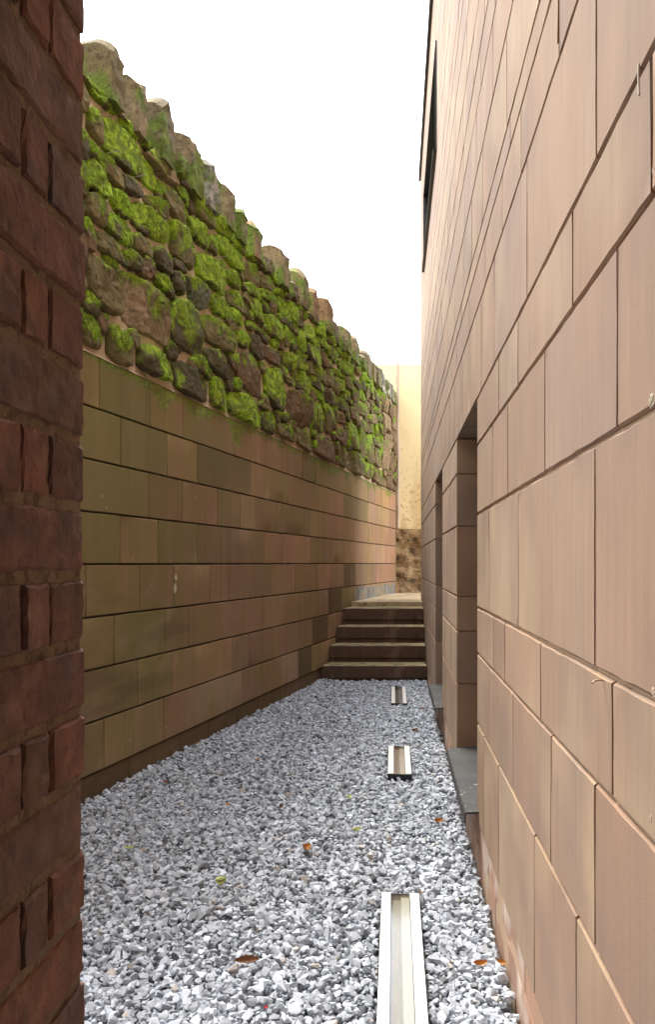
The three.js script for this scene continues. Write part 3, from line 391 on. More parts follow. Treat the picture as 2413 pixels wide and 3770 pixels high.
// ------------------------------------------------------------------ right: sandstone building
const rx = (d) => -d * KR;                       // local x on the right wall (towards the camera is positive)
const WIN = [[3.2, 4.24, -1.0, 0.648], [5.535, 6.46, -1.0, 0.648], [6.25, 8.9, 3.28, 4.15]];
const RD0 = -1.6, RD1 = 10.06, TOPR = 4.9;
{
  const bld = thing('sandstone_building', 'tall pink beige sandstone block facade with two ground floor window recesses', 'building', [XR, EYE, 0], TURN_R);
  const cR = [-1.30, -1.132, -1.042, -0.6475, -0.365, -0.178, 0.2, 0.48, 0.67, 1.03, 1.21, 1.30, 1.59, 1.85, 2.02, 2.24, 2.52, 2.75, 2.9, 3.28, 3.5, 3.72, 4.15, 4.42, 4.66, TOPR];
  const pxR = (x) => XR / ((x - 1206) / 2900 - MR);
  const given = { 2: [1836, 1968], 3: [1802, 1889, 2029, 2191], 4: [1817, 1859, 1991, 2256], 5: [1801, 1909, 2192], 6: [1813, 1870, 2007, 2274], 7: [1837, 1908, 2109], 8: [1820, 1941, 2197], 9: [1787, 1850, 1919, 2060], 10: [1760, 1879], 11: [1777, 1866, 1985], 12: [1755, 1816], 13: [1771] };
  const R = rng(909), list = [];
  cR.slice(0, -1).forEach((bot, c) => {
    const top = cR[c + 1]; let ds = (given[c] || []).map(pxR).sort((a, b) => a - b);
    const L = () => (c < 2 ? 0.22 + 0.2 * R() : c === 10 ? 0.5 + 0.5 * R() : 0.34 + 0.42 * R());
    if (!ds.length) ds = [RD0 + 0.3 + 0.4 * R()];
    while (ds[0] - RD0 > 0.75) ds.unshift(ds[0] - L()); while (RD1 - ds[ds.length - 1] > 0.75) ds.push(ds[ds.length - 1] + L());
    ds = [RD0, ...ds, RD1];
    // cut the courses at window openings
    let segs = []; for (let i = 0; i < ds.length - 1; i++) segs.push([ds[i], ds[i + 1], 0, 0]);
    for (const [w0, w1, h0, h1] of WIN) {
      if (top <= h0 + 0.03 || bot >= h1 - 0.03) continue;
      const out = []; for (let [a, b, l, r] of segs) { if (b <= w0 + 1e-6 || a >= w1 - 1e-6) { out.push([a, b, l, r]); continue; } if (a < w0) out.push([a, w0, l, 1]); if (b > w1) out.push([w1, b, 1, r]); }
      segs = out;
    }
    segs = segs.reduce((acc, s) => { const l = acc[acc.length - 1]; if (s[1] - s[0] < 0.07 && l && Math.abs(l[1] - s[0]) < 1e-6) { l[1] = s[1]; l[3] = Math.max(l[3], s[3]); } else acc.push(s); return acc; }, []);
    segs.forEach(([a, b, l, r], i) => list.push({ c, a, b, l, r, bot, top, i }));
  });
  const base = [[0.345, 0.232, 0.153], [0.326, 0.214, 0.145], [0.354, 0.248, 0.169], [0.313, 0.216, 0.158], [0.372, 0.257, 0.167], [0.331, 0.216, 0.142]];
  for (const q of list) {
    const { a, b, bot, top } = q, m = (a + b) / 2; let vis = 0;
    for (const d of [a, m, b]) if (d > 0.95 && bot < 0.72 * d) vis += (top - bot) * (b - a) / (d * d * d) + 1e-6;
    q.vis = vis;
  }
  list.sort((p, q) => q.vis - p.vis);
  const faceMat = std({ map: sandMap, vertexColors: true, bumpMap: sandBump, bumpScale: 0.0005, roughness: 0.9 }), rest = [];
  list.forEach((q, n) => {
    const { a, b, bot, top, c, i } = q, seed = c * 100 + i, plinth = c < 2;
    const jb = plinth ? 0.003 : 0.0035, jp = 0.003, zf = plinth ? -0.006 : 0;
    const b0 = base[Math.floor(hash(i, c, 5) * base.length)], k0 = 0.93 + 0.16 * hash(i, c, 6);
    const lintel = WIN.some(([w0, w1, , h1]) => Math.abs(bot - h1) < 0.03 && b > w0 && a < w1);
    const deep = (q.l || q.r || lintel) ? -0.34 : -0.09;
    const g = block(rx(b) + jp, rx(a) - jp, bot + jb, top - jb, zf, deep, {
      cx: plinth ? 0.002 : 0.0022, cy: plinth ? 0.002 : 0.0042, dz: plinth ? 0.002 : 0.005, cell: a < 3.3 ? 0.05 : 0.11, jag: 0.0009, seed, bow: plinth ? 0.006 : 0.0015, uvo: [hash(i, c, 11) * 3, hash(i, c, 12) * 3], uvs: 0.9,
      colour: (x, y, z) => {
        const n1 = fbm(x * 3.2 + y * 2.2 + seed, y * 3.6, 4, 21), n2 = fbm(x * 2.1 - seed, y * 1.2, 3, 22), n3 = fbm(x * 5 + seed, y * 2.4, 4, 23);
        let cc = b0.map((v) => v * k0 * (0.9 + 0.22 * n3));
        cc = mix3(cc, [0.265, 0.18, 0.136], 0.6 * sst(0.5, 0.68, n1)); cc = mix3(cc, [0.38, 0.235, 0.15], 0.4 * sst(0.52, 0.7, n2)); cc = mix3(cc, [0.46, 0.345, 0.215], 0.5 * sst(0.55, 0.72, fbm(x * 2.4 + 5 + seed, y * 2.2, 3, 24)));
        if (plinth) { cc = mix3([0.40, 0.215, 0.14], [0.46, 0.29, 0.2], n3); cc = mix3(cc, [0.62, 0.52, 0.45], 0.8 * sst(0.5, 0.6, fbm(x * 7, y * 12, 4, 25))); }
        return cc;
      },
    });
    if (n < 292) part('sandstone_block', g, faceMat, bld); else rest.push(g);
  });
  if (rest.length) { const m = part('upper_blocks', mergeGeometries(rest), faceMat, bld); m.userData.kind = 'stuff'; m.userData.label = 'remaining sandstone blocks high on the facade'; }
  // mortar: strips of bed between the blocks, a little behind the faces, leaving the openings free
  const mort = std({ color: new THREE.Color().setRGB(0.42, 0.30, 0.20), bumpMap: rubBump, bumpScale: 0.002, roughness: 1 });
  const cuts = [[RD0, 3.2], [4.24, 5.535], [6.46, RD1]].map(([a, b]) => [a, b, -1.35, 0.648]).concat([[RD0, RD1, 0.648, 3.28], [RD0, 6.25, 3.28, 4.15], [8.9, RD1, 3.28, 4.15], [RD0, RD1, 4.15, TOPR], [3.2, 4.24, -1.35, -1.02], [5.535, 6.46, -1.35, -1.02]]);
  const mgs = cuts.map(([a, b, y0, y1]) => box(rx(b) + 0.012, rx(a) - 0.012, y0 + (Math.abs(y0 - 0.648) < 0.01 ? 0.03 : 0.002), y1 - 0.002, -0.33, -0.0075));
  part('mortar_core', mergeGeometries(mgs), mort, bld);
  const inner = std({ color: new THREE.Color().setRGB(0.25, 0.2, 0.16) });
  part('inner_wall', box(rx(RD1) + 0.01, rx(RD0) - 0.01, -1.35, TOPR - 0.02, -2.2, -0.45), inner, bld);
  const dark = std({ color: new THREE.Color().setRGB(0.012, 0.012, 0.013), roughness: 0.45 });
  const glass = new THREE.MeshPhysicalMaterial({ color: new THREE.Color().setRGB(0.02, 0.022, 0.025), roughness: 0.05, metalness: 0 });
  WIN.forEach(([a, b, y0, y1], k) => {
    const x0 = rx(b), x1 = rx(a), f = 0.05, zf = k === 2 ? -0.2 : -0.30, fr = [box(x0 + 0.001, x1 - 0.001, y1 - f, y1 - 0.004, zf - 0.06, zf), box(x0 + 0.001, x1 - 0.001, y0 + 0.002, y0 + f, zf - 0.06, zf), box(x0 + 0.001, x0 + f, y0 + f, y1 - f, zf - 0.06, zf), box(x1 - f, x1 - 0.001, y0 + f, y1 - f, zf - 0.06, zf)];
    if (k === 2) { fr.push(box((x0 + x1) / 2 - 0.03, (x0 + x1) / 2 + 0.03, y0 + f, y1 - f, zf - 0.06, zf)); }
    const w = part('window', mergeGeometries(fr), dark, bld); part('pane', box(x0 + f, x1 - f, y0 + f, y1 - f, zf - 0.04, zf - 0.03), glass, w);
    if (k === 2) {   // black metal lining of the long upper window
      const t = 0.008; part('lining', mergeGeometries([box(x0 + 0.002, x1 - 0.002, y1 - t, y1 - 0.002, zf, 0.012), box(x0 + 0.002, x0 + t, y0 + t, y1 - t, zf, 0.012), box(x1 - t, x1 - 0.002, y0 + t, y1 - t, zf, 0.012), box(x0 + 0.002, x1 - 0.002, y0 + 0.002, y0 + t, zf, 0.03)]), dark, w);
    }
  });
  // dark eave along the top
  part('eave', box(rx(RD1 + 0.06), rx(RD0), TOPR + 0.002, TOPR + 0.08, -2.2, 0.03), std({ color: new THREE.Color().setRGB(0.03, 0.024, 0.018), roughness: 0.6 }), bld);

  // zinc window sills with a folded drip
  const sillMap = colourTexture(512, 512, (u, v) => { const n = fbmt(u, v, 6, 9, 4, 31); let c = mix3([0.022, 0.024, 0.027], [0.05, 0.05, 0.047], n); const s = vnt(u * 90, v * 60, 90, 60, 5) > 0.9 && fbmt(u, v, 4, 4, 3, 8) > 0.5 ? 1 : 0; return mix3(c, [0.5, 0.5, 0.47], s * 0.55); });
  const sillRough = greyTexture(256, 256, (u, v) => 0.42 + 0.3 * fbmt(u, v, 8, 8, 4, 77));
  const sillMat = std({ map: sillMap, roughnessMap: sillRough, roughness: 1, metalness: 0.1 });
  for (const [a, b] of [[3.135, 4.235], [5.4, 6.455]]) {
    const s = new THREE.Shape(); s.moveTo(-0.30, 0.022); s.lineTo(0.052, -0.008); s.lineTo(0.056, -0.012); s.lineTo(0.056, -0.058); s.lineTo(0.051, -0.058); s.lineTo(0.051, -0.016); s.lineTo(-0.30, 0.012); s.closePath();
    const g = new THREE.ExtrudeGeometry(s, { depth: (b - a) * KR - 0.006, bevelEnabled: false }); g.rotateY(Math.PI / 2); g.translate(rx(b) + 0.003, -0.985, 0);
    // shape x -> local z after the turn
    const p = g.attributes.position; for (let i = 0; i < p.count; i++) p.setZ(i, -p.getZ(i));
    const ix = g.index; if (ix) { for (let i = 0; i < ix.count; i += 3) { const t = ix.getX(i); ix.setX(i, ix.getX(i + 2)); ix.setX(i + 2, t); } } else { const n = p.count; for (let i = 0; i < n; i += 3) { for (const at of [g.attributes.position, g.attributes.uv]) { const sz = at.itemSize; for (let k = 0; k < sz; k++) { const t = at.array[(i) * sz + k]; at.array[i * sz + k] = at.array[(i + 2) * sz + k]; at.array[(i + 2) * sz + k] = t; } } } }
    g.computeVertexNormals(); const sl = part('window_sill', g, sillMat, bld); sl.userData.label = 'dark grey zinc window sill with a folded drip edge';
  }
  // small marks: wire tie in a joint, rust drip, mortar drip and lumps
  const at = (x, y) => { const d = pxR(x); return [rx(d), (2072 - y) / 2900 * d]; };
  { const [x, y] = at(2228, 2515); const c = new THREE.CatmullRomCurve3([new THREE.Vector3(x - 0.012, y + 0.004, -0.004), new THREE.Vector3(x - 0.006, y + 0.005, 0.008), new THREE.Vector3(x - 0.002, y + 0.004, 0.016), new THREE.Vector3(x + 0.002, y + 0.001, 0.02)]); part('wire_tie', new THREE.TubeGeometry(c, 10, 0.0016, 6), std({ color: new THREE.Color().setRGB(0.42, 0.3, 0.2), metalness: 0.4, roughness: 0.6 }), bld); }
  const lump = (x, y, r, s, colr, name) => { let g = new THREE.IcosahedronGeometry(r, 4); const p = g.attributes.position; for (let i = 0; i < p.count; i++) { const a = p.getX(i), b = p.getY(i), c = p.getZ(i), k = 0.6 + 0.9 * fbm(a / r * 1.7 + s, b / r * 1.7 + c / r * 2, 4, s); p.setXYZ(i, a * k, b * k * 0.8, c * k * 0.35); } g.computeVertexNormals(); g.translate(x, y, -0.003); part(name, g, std({ color: new THREE.Color().setRGB(...colr), roughness: 1, bumpMap: rubBump, bumpScale: 0.002 }), bld); };
  lump(...at(2405, 2545), 0.011, 3, [0.4, 0.3, 0.22], 'mortar_lump'); lump(...at(2398, 3010), 0.010, 5, [0.38, 0.29, 0.21], 'mortar_lump'); lump(...at(2400, 1470), 0.012, 7, [0.36, 0.3, 0.22], 'mortar_lump'); lump(...at(2405, 620), 0.009, 9, [0.3, 0.23, 0.19], 'mortar_lump');
  lump(...at(2356, 228), 0.0055, 13, [0.75, 0.7, 0.6], 'mortar_drip');
  { const [x, y] = at(2356, 235), [, y2] = at(2356, 350); const c = new THREE.CatmullRomCurve3([new THREE.Vector3(x, y, 0.001), new THREE.Vector3(x - 0.001, (y + y2) / 2, 0.001), new THREE.Vector3(x + 0.001, y2, 0.0008)]); part('mortar_drip', new THREE.TubeGeometry(c, 12, 0.0018, 6), std({ color: new THREE.Color().setRGB(0.7, 0.64, 0.54) }), bld); }
  { const [x, y] = at(2060, -60), [, y2] = at(2060, 160); const c = new THREE.CatmullRomCurve3([new THREE.Vector3(x, y, 0.001), new THREE.Vector3(x + 0.001, (y + y2) / 2, 0.002), new THREE.Vector3(x, y2, 0.003)]); part('rusty_wire', new THREE.TubeGeometry(c, 12, 0.0016, 6), std({ color: new THREE.Color().setRGB(0.22, 0.09, 0.05) }), bld); lump(x, y2, 0.006, 17, [0.16, 0.07, 0.045], 'rust_knot'); }
  for (const [x, y, r] of [[2323, 2180, 0.006], [1936, 2440, 0.005], [2372, 2640, 0.005]]) lump(...at(x, y), r, x, [0.5, 0.37, 0.27], 'mortar_dab');
}

// ------------------------------------------------------------------ steps, landing, wall at the end
const stepMap = colourTexture(512, 512, (u, v) => { const n = fbmt(u, v, 6, 5, 5, 3), s = fbmt(u, v, 40, 4, 2, 9), k = 0.6 + 0.5 * n + 0.25 * (s - 0.5); const w = sst(0.62, 0.75, fbmt(u, v, 9, 4, 4, 66)); return mix3([0.10 * k, 0.056 * k, 0.034 * k], [0.2, 0.14, 0.1], w * 0.4); });
const treadMap = colourTexture(512, 512, (u, v) => { const n = fbmt(u, v, 8, 8, 5, 13); let c = mix3([0.20, 0.155, 0.075], [0.36, 0.29, 0.17], n); return mix3(c, [0.10, 0.075, 0.04], sst(0.6, 0.7, fbmt(u, v, 14, 14, 4, 18))); });
const prism = (pts, y0, y1) => {     // plan outline (x, depth) extruded upward, uv in metres
  const s = new THREE.Shape(pts.map(([x, d]) => new THREE.Vector2(x, d))); const g = new THREE.ExtrudeGeometry(s, { depth: y1 - y0 - 0.012, bevelEnabled: true, bevelSize: 0.004, bevelThickness: 0.006, bevelOffset: -0.004, bevelSegments: 2 }); g.translate(0, 0, 0.006); g.rotateX(-Math.PI / 2); g.translate(0, y0, 0); return g;
};
{
  const st = thing('stone_steps', 'four dark brown stone steps rising from the gravel to the landing', 'steps', [0, 0, 0]);
  const front = [8.15, 8.44, 8.73, 9.02, 9.4], tops = [-1.062, -0.884, -0.703, -0.518];
  const face = std({ map: stepMap, roughness: 0.75, bumpMap: rubBump, bumpScale: 0.002 }), tread = std({ map: treadMap, roughness: 0.95, bumpMap: rubBump, bumpScale: 0.004 });
  for (let k = 0; k < 4; k++) {
    const d0 = front[k], d1 = front[k + 1] + 0.04, top = tops[k] + EYE, low = k ? tops[k - 1] + EYE : -0.1;
    const strip = (a, b, e = 0) => [[leftX(a) + 0.004 + e, a], [rightX(a) - 0.004, a], [rightX(b) - 0.004, b], [leftX(b) + 0.004 + e, b]];
    part('tread', prism(strip(d0, d1, 0.02), top - 0.128, top - 0.004), face, st);
    part('riser_band', prism(strip(d0 + 0.016, d1), low + 0.002, top - 0.130), face, st);
    const tg = new THREE.PlaneGeometry(1, 1, 60, 10), p = tg.attributes.position, uv = tg.attributes.uv;
    for (let i = 0; i < p.count; i++) { const v = 0.5 - p.getY(i), d = lerp(d0 + 0.001, front[k + 1] + 0.015, 1 - v), u = p.getX(i) + 0.5, x = lerp(leftX(d) + 0.026, rightX(d) - 0.006, u); p.setXYZ(i, x, top + 0.0015 + 0.005 * fbm(x * 9, d * 14, 3, 31 + k) - (v > 0.98 ? 0.004 : 0), -d); uv.setXY(i, x * 1.5, d * 1.5 + k * 0.3); }
    tg.computeVertexNormals(); part('algae_film', tg, tread, st);
  }
  const land = prism([[leftX(9.36) + 0.03, 9.4], [rightX(9.4) - 0.004, 9.4], [rightX(10.06) + 0.002, 10.07], [5.5, 10.07], [5.5, 12.34], [leftX(12.34) + 0.002, 12.34]], EYE - 0.6, EYE - 0.458);
  const lm = struct('landing', land, std({ map: colourTexture(512, 512, (u, v) => { const n = fbmt(u, v, 6, 6, 5, 113); let c = mix3([0.33, 0.25, 0.15], [0.5, 0.4, 0.27], n); return mix3(c, [0.2, 0.15, 0.08], sst(0.62, 0.72, fbmt(u, v, 12, 12, 4, 118))); }), roughness: 0.95 }), 'pale sandstone paving of the landing above the steps');
  lm.userData.category = 'paving';
  struct('yard_ground', box(rightX(10.06) + 0.01, 9, -0.15, EYE - 0.61, -12.3, -10.09), std({ color: new THREE.Color().setRGB(0.3, 0.25, 0.2) }), 'raised ground under the landing');
}
{
  const D = 12.36;
  const w = thing('rendered_end_wall', 'cream yellow rendered wall over a rough brown stone base, closing the passage', 'wall', [0, EYE, -D]);
  const rm = colourTexture(1024, 1024, (u, v) => {          // 4 m * 4 m
    const x = u * 4, y = v * 4, n = fbm(x * 2.2, y * 2, 5, 3), g = hash(Math.floor(u * 1024), Math.floor(v * 1024), 3);
    let c = mix3([0.70, 0.56, 0.31], [0.78, 0.65, 0.40], n).map((k) => k * (0.96 + 0.08 * g));
    const low = sst(1.9, 0.2, y), sp = fbm(x * 26, y * 26, 3, 7) + 0.5 * (fbm(x * 3, y * 4, 3, 8) - 0.5);
    c = mix3(c, [0.26, 0.16, 0.06], 0.5 * sst(0.64 - 0.05 * low, 0.74, sp) * (0.12 + 0.88 * low)); c = mix3(c, [0.44, 0.30, 0.12], 0.5 * sst(0.5, 0.66, fbm(x * 4, y * 1.3, 4, 12)) * low);
    return c;
  });
  const g = new THREE.PlaneGeometry(1, 1, 80, 80), p = g.attributes.position, uv = g.attributes.uv;
  for (let i = 0; i < p.count; i++) { const x = lerp(0.7, 4.6, p.getX(i) + 0.5), y = lerp(0.53, 3.1, p.getY(i) + 0.5); p.setXYZ(i, x, y + (y < 0.54 ? 0.012 * (vn(x * 14, 1, 3) - 0.5) : 0), 0.05 + 0.012 * (fbm(x * 2.5, y * 2.5, 3, 5) - 0.5)); uv.setXY(i, (x - 0.7) / 4, (y - 0.53) / 4); }
  g.computeVertexNormals();
  part('render_coat', g, std({ map: rm, bumpMap: rubBump, bumpScale: 0.003, roughness: 0.95, side: THREE.DoubleSide }), w);
  part('render_edge', box(0.7, 4.6, 0.522, 0.536, 0.0, 0.054), std({ color: new THREE.Color().setRGB(0.36, 0.25, 0.12) }), w);
  part('wall_core', box(0.68, 4.62, -0.6, 3.098, -0.4, 0.0), std({ color: new THREE.Color().setRGB(0.3, 0.22, 0.12) }), w);
  const rg = new THREE.PlaneGeometry(1, 1, 200, 90), q = rg.attributes.position;
  for (let i = 0; i < q.count; i++) { const x = lerp(0.8, 3.2, q.getX(i) + 0.5), y = lerp(-0.47, 0.535, q.getY(i) + 0.5), n = fbm(x * 3.2, y * 4.5, 5, 61), r = Math.abs(fbm(x * 4, y * 6, 4, 62) - 0.5) * 2; q.setXYZ(i, x, y, Math.max(0.003, -0.06 + 0.22 * n + 0.03 * r + 0.1 * sst(-0.3, -0.47, y) * (0.4 + fbm(x * 12, y * 12, 2, 5)))); }
  rg.computeVertexNormals();
  paint(rg, (x, y) => { const n = fbm(x * 5, y * 6, 5, 63), m = fbm(x * 9, y * 11, 4, 64); let c = mix3([0.17, 0.105, 0.05], [0.32, 0.23, 0.125], sst(0.3, 0.7, n)); c = mix3(c, [0.06, 0.037, 0.018], 0.85 * sst(0.52, 0.66, m)); return mix3(c, [0.26, 0.15, 0.06], 0.6 * sst(0.55, 0.65, fbm(x * 4, y * 4, 3, 65))); });
  part('rough_base', rg, std({ vertexColors: true, bumpMap: rubBump, bumpScale: 0.01, roughness: 1 }), w).userData.label = 'rough brown rubble base below the cream render';
  const eg = new THREE.CylinderGeometry(0.022, 0.03, 2.6, 10, 40), ep = eg.attributes.position; for (let i = 0; i < ep.count; i++) { const y = ep.getY(i); ep.setX(i, ep.getX(i) * (0.8 + 0.6 * vn(y * 12, 1, 7)) + 0.012 * (vn(y * 5, 3, 7) - 0.5)); }
  eg.computeVertexNormals(); eg.translate(leftX(12.3) + 0.03, 1.85, 0.05); part('mortar_seam', eg, std({ color: new THREE.Color().setRGB(0.46, 0.38, 0.29), bumpMap: rubBump, bumpScale: 0.004, roughness: 1 }), w);
}

// ------------------------------------------------------------------ brick pier close by on the left
{
  const M = 0.09, E = 0.89, X0 = -0.3545, K = Math.hypot(1, M), turn = Math.atan2(1, M);
  const pier = thing('brick_building', 'dark red brick building corner with sandy mortar at the mouth of the passage', 'building', [X0, 0, 0], turn);
  const bm = std({ map: brickMap, vertexColors: true, bumpMap: brickBump, bumpScale: 0.002, roughness: 0.92 });
  const R = rng(31), CH = 0.0757, y0 = EYE + (2072 - 2118) / 2900 * E;      // a bed joint at picture row 2118
  const tones = [[0.205, 0.096, 0.07], [0.23, 0.10, 0.066], [0.185, 0.104, 0.082], [0.245, 0.108, 0.068], [0.17, 0.086, 0.066]];
  const first = Math.floor((0.0 - y0) / CH), last = Math.ceil((3.1 - y0) / CH);
  for (let c = first; c < last; c++) {
    const a = y0 + c * CH, b = a + CH, odd = ((c % 2) + 2) % 2 === 1, ds = odd ? [E, 0.803, 0.744, 0.54, 0.33, 0.12] : [E, 0.69, 0.48, 0.27, 0.12];
    // course just below the joint at 2118 (c = -1) has the small pieces
    for (let i = 0; i < ds.length - 1; i++) {
      const far = ds[i] - (i ? 0.0045 : 0), near = ds[i + 1] + 0.0045, t = tones[Math.floor(hash(c, i, 41) * tones.length)], sd = (c + 50) * 9 + i, off = 0.004 * (hash(c, i, 44) - 0.5);
      const g = block(near * K, far * K + (i ? 0 : 0.002 * (hash(c, i, 45) - 0.5)), a + 0.0055 + 0.0015 * hash(c, i, 42), b - 0.0055 - 0.0015 * hash(c, i, 43), off, -0.1, { cx: 0.0025, cy: 0.003, dz: 0.003, cell: 0.013, jag: 0.0014, seed: sd, bow: 0.004, uvo: [hash(c, i, 46) * 2, hash(c, i, 47) * 2], uvs: 4,
        colour: (x, y) => { const n = fbm(x * 22, y * 22, 3, sd), m = fbm(x * 14 + 3, y * 20, 3, sd + 1); let k = t.map((v) => v * (0.75 + 0.5 * n)); k = mix3(k, [0.09, 0.078, 0.072], 0.5 * sst(0.62, 0.74, m)); return mix3(k, [0.17, 0.078, 0.046], 0.5 * sst(0.58, 0.7, fbm(x * 18, y * 9, 3, sd + 2))); } });
      part('brick', g, bm, pier);
    }
  }
  const mo = new THREE.PlaneGeometry(1, 1, 60, 260), p = mo.attributes.position, uv = mo.attributes.uv;
  for (let i = 0; i < p.count; i++) { const x = lerp(0.12 * K, E * K - 0.001, p.getX(i) + 0.5), y = lerp(-0.1, 3.1, p.getY(i) + 0.5); p.setXYZ(i, x, y, -0.0048 + 0.003 * (fbm(x * 60, y * 60, 3, 9) - 0.5)); uv.setXY(i, x * 4, y * 4); }
  mo.computeVertexNormals();
  part('mortar', mo, std({ color: new THREE.Color().setRGB(0.24, 0.17, 0.118), map: rubMap, bumpMap: rubBump, bumpScale: 0.002, roughness: 1 }), pier);
  part('wall_core', box(-3.5, E * K - 0.0015, -0.1, 9, -7, -0.0095), std({ color: new THREE.Color().setRGB(0.24, 0.165, 0.11) }), pier);  // unseen bulk of the building, sized to block sky light
}

// ------------------------------------------------------------------ unseen brick house, added behind the viewer to shade faces turned that way
{
  const h = thing('unseen_house', 'unseen dark brick house added behind the mouth of the passage for its shade', 'building', [0, 0, 3.4]);
  part('wall', box(-7, 6, -0.1, 9, 0, 0.4), std({ color: new THREE.Color().setRGB(0.10, 0.06, 0.045), map: brickMap, roughness: 0.95 }), h);
  part('roof', box(-7.2, 6.2, 9, 9.15, -0.3, 5), std({ color: new THREE.Color().setRGB(0.08, 0.08, 0.085), roughness: 0.9 }), h);
}

// ------------------------------------------------------------------ gravel
const surf = (x, d) => 0.012 * (fbm(x * 2.2, d * 2.2, 3, 5) - 0.5) + 0.02 * sst(0.25, 0.0, x - leftX(d)) + 0.012 * sst(7.8, 8.15, d);
{
  const R = rng(4242), V = 9, geos = [];
  for (let k = 0; k < V; k++) { const pts = []; const fl = 0.55 + 0.35 * R(), el = 0.75 + 0.4 * R(); for (let i = 0; i < 13; i++) { const z = 2 * R() - 1, a = R() * 6.283, r = Math.sqrt(1 - z * z); const n = 0.82 + 0.3 * R(); pts.push(new THREE.Vector3(r * Math.cos(a) * n * el, z * n * fl, r * Math.sin(a) * n)); } geos.push(new ConvexGeometry(pts)); }
  const items = geos.map(() => []), q = new THREE.Quaternion(), e = new THREE.Euler();
  const lay = (cell, dy, s0, s1, dMin, dMax) => {
    for (let d = dMin; d < dMax; d += cell) { const xa = Math.max(leftX(d) + 0.008, -0.46 * d - 0.35), xb = rightX(d) - 0.006;
      for (let x = xa; x < xb; x += cell) {
        const px = x + (R() - 0.5) * cell * 1.1, pd = d + (R() - 0.5) * cell * 1.1; if (px < leftX(pd) + 0.004 || px > rightX(pd) - 0.008 || pd > 8.15) continue;
        const s = s0 + (s1 - s0) * Math.pow(R(), 1.8);
        // leave room for the three floor lights
        let hit = false; for (const [f0, f1] of [[1.93, 2.852], [4.455, 5.14], [6.78, 7.655]]) { const c = 0.2633 + 0.0852 * (pd - 2.848) + (f0 > 6 ? 0.018 : f0 > 4 ? 0.008 : 0); if (pd > f0 - s * 0.6 && pd < f1 + s * 0.7 && Math.abs(px - c) < 0.067 + s * 0.8) hit = true; } if (hit) continue;
        const y = surf(px, pd) + dy + (R() - 0.5) * s * 0.9; items[Math.floor(R() * V)].push([px, y, -pd, s, R(), R(), R(), R(), R()]);
      } }
  };
  lay(0.0188, -0.013, 0.010, 0.021, 1.4, 8.16); lay(0.025, -0.032, 0.013, 0.023, 1.4, 8.16); lay(0.040, -0.003, 0.011, 0.024, 1.4, 8.16); lay(0.04, -0.008, 0.005, 0.010, 1.4, 8.16);
  const grp = new THREE.Group(); grp.name = 'gravel'; grp.userData = { kind: 'stuff', label: 'pale blue grey crushed stone gravel covering the passage floor', category: 'gravel' }; scene.add(grp);
  const gm = std({ roughness: 0.8 }), m4 = new THREE.Matrix4(), col = new THREE.Color();
  geos.forEach((g, k) => {
    const im = new THREE.InstancedMesh(g, gm, items[k].length);
    items[k].forEach(([x, y, z, s, a, b, c, h, w], i) => {
      e.set((a - 0.5) * 1.5, b * 6.283, (c - 0.5) * 1.5); q.setFromEuler(e); m4.compose(new THREE.Vector3(x, y, z), q, new THREE.Vector3(s, s, s)); im.setMatrixAt(i, m4);
      let v = 0.28 + 0.33 * Math.pow(h, 0.9); if (w > 0.93) v = 0.66; else if (w < 0.05) v = 0.13; let r = v * 0.885, g2 = v * 0.97, bl = v * 1.085; if (w > 0.5 && w < 0.515) { r = v * 1.02; g2 = v * 0.95; bl = v * 0.88; } col.setRGB(r, g2, bl); im.setColorAt(i, col);
    });
    im.name = 'gravel_stones'; im.castShadow = im.receiveShadow = true; im.userData = { kind: 'stuff' }; grp.add(im);
  });
  const bed = new THREE.PlaneGeometry(1, 1, 40, 80), p = bed.attributes.position;
  for (let i = 0; i < p.count; i++) { const d = lerp(-2, 8.15, 0.5 - p.getY(i)), x = lerp(Math.max(leftX(d), -2.4), rightX(d), p.getX(i) + 0.5); p.setXYZ(i, x, surf(x, d) - 0.045, -d); }
  bed.computeVertexNormals(); struct('gravel_bed', bed, std({ color: new THREE.Color().setRGB(0.2, 0.2, 0.205), roughness: 1, side: THREE.DoubleSide }), 'grey stone dust under the gravel');
}

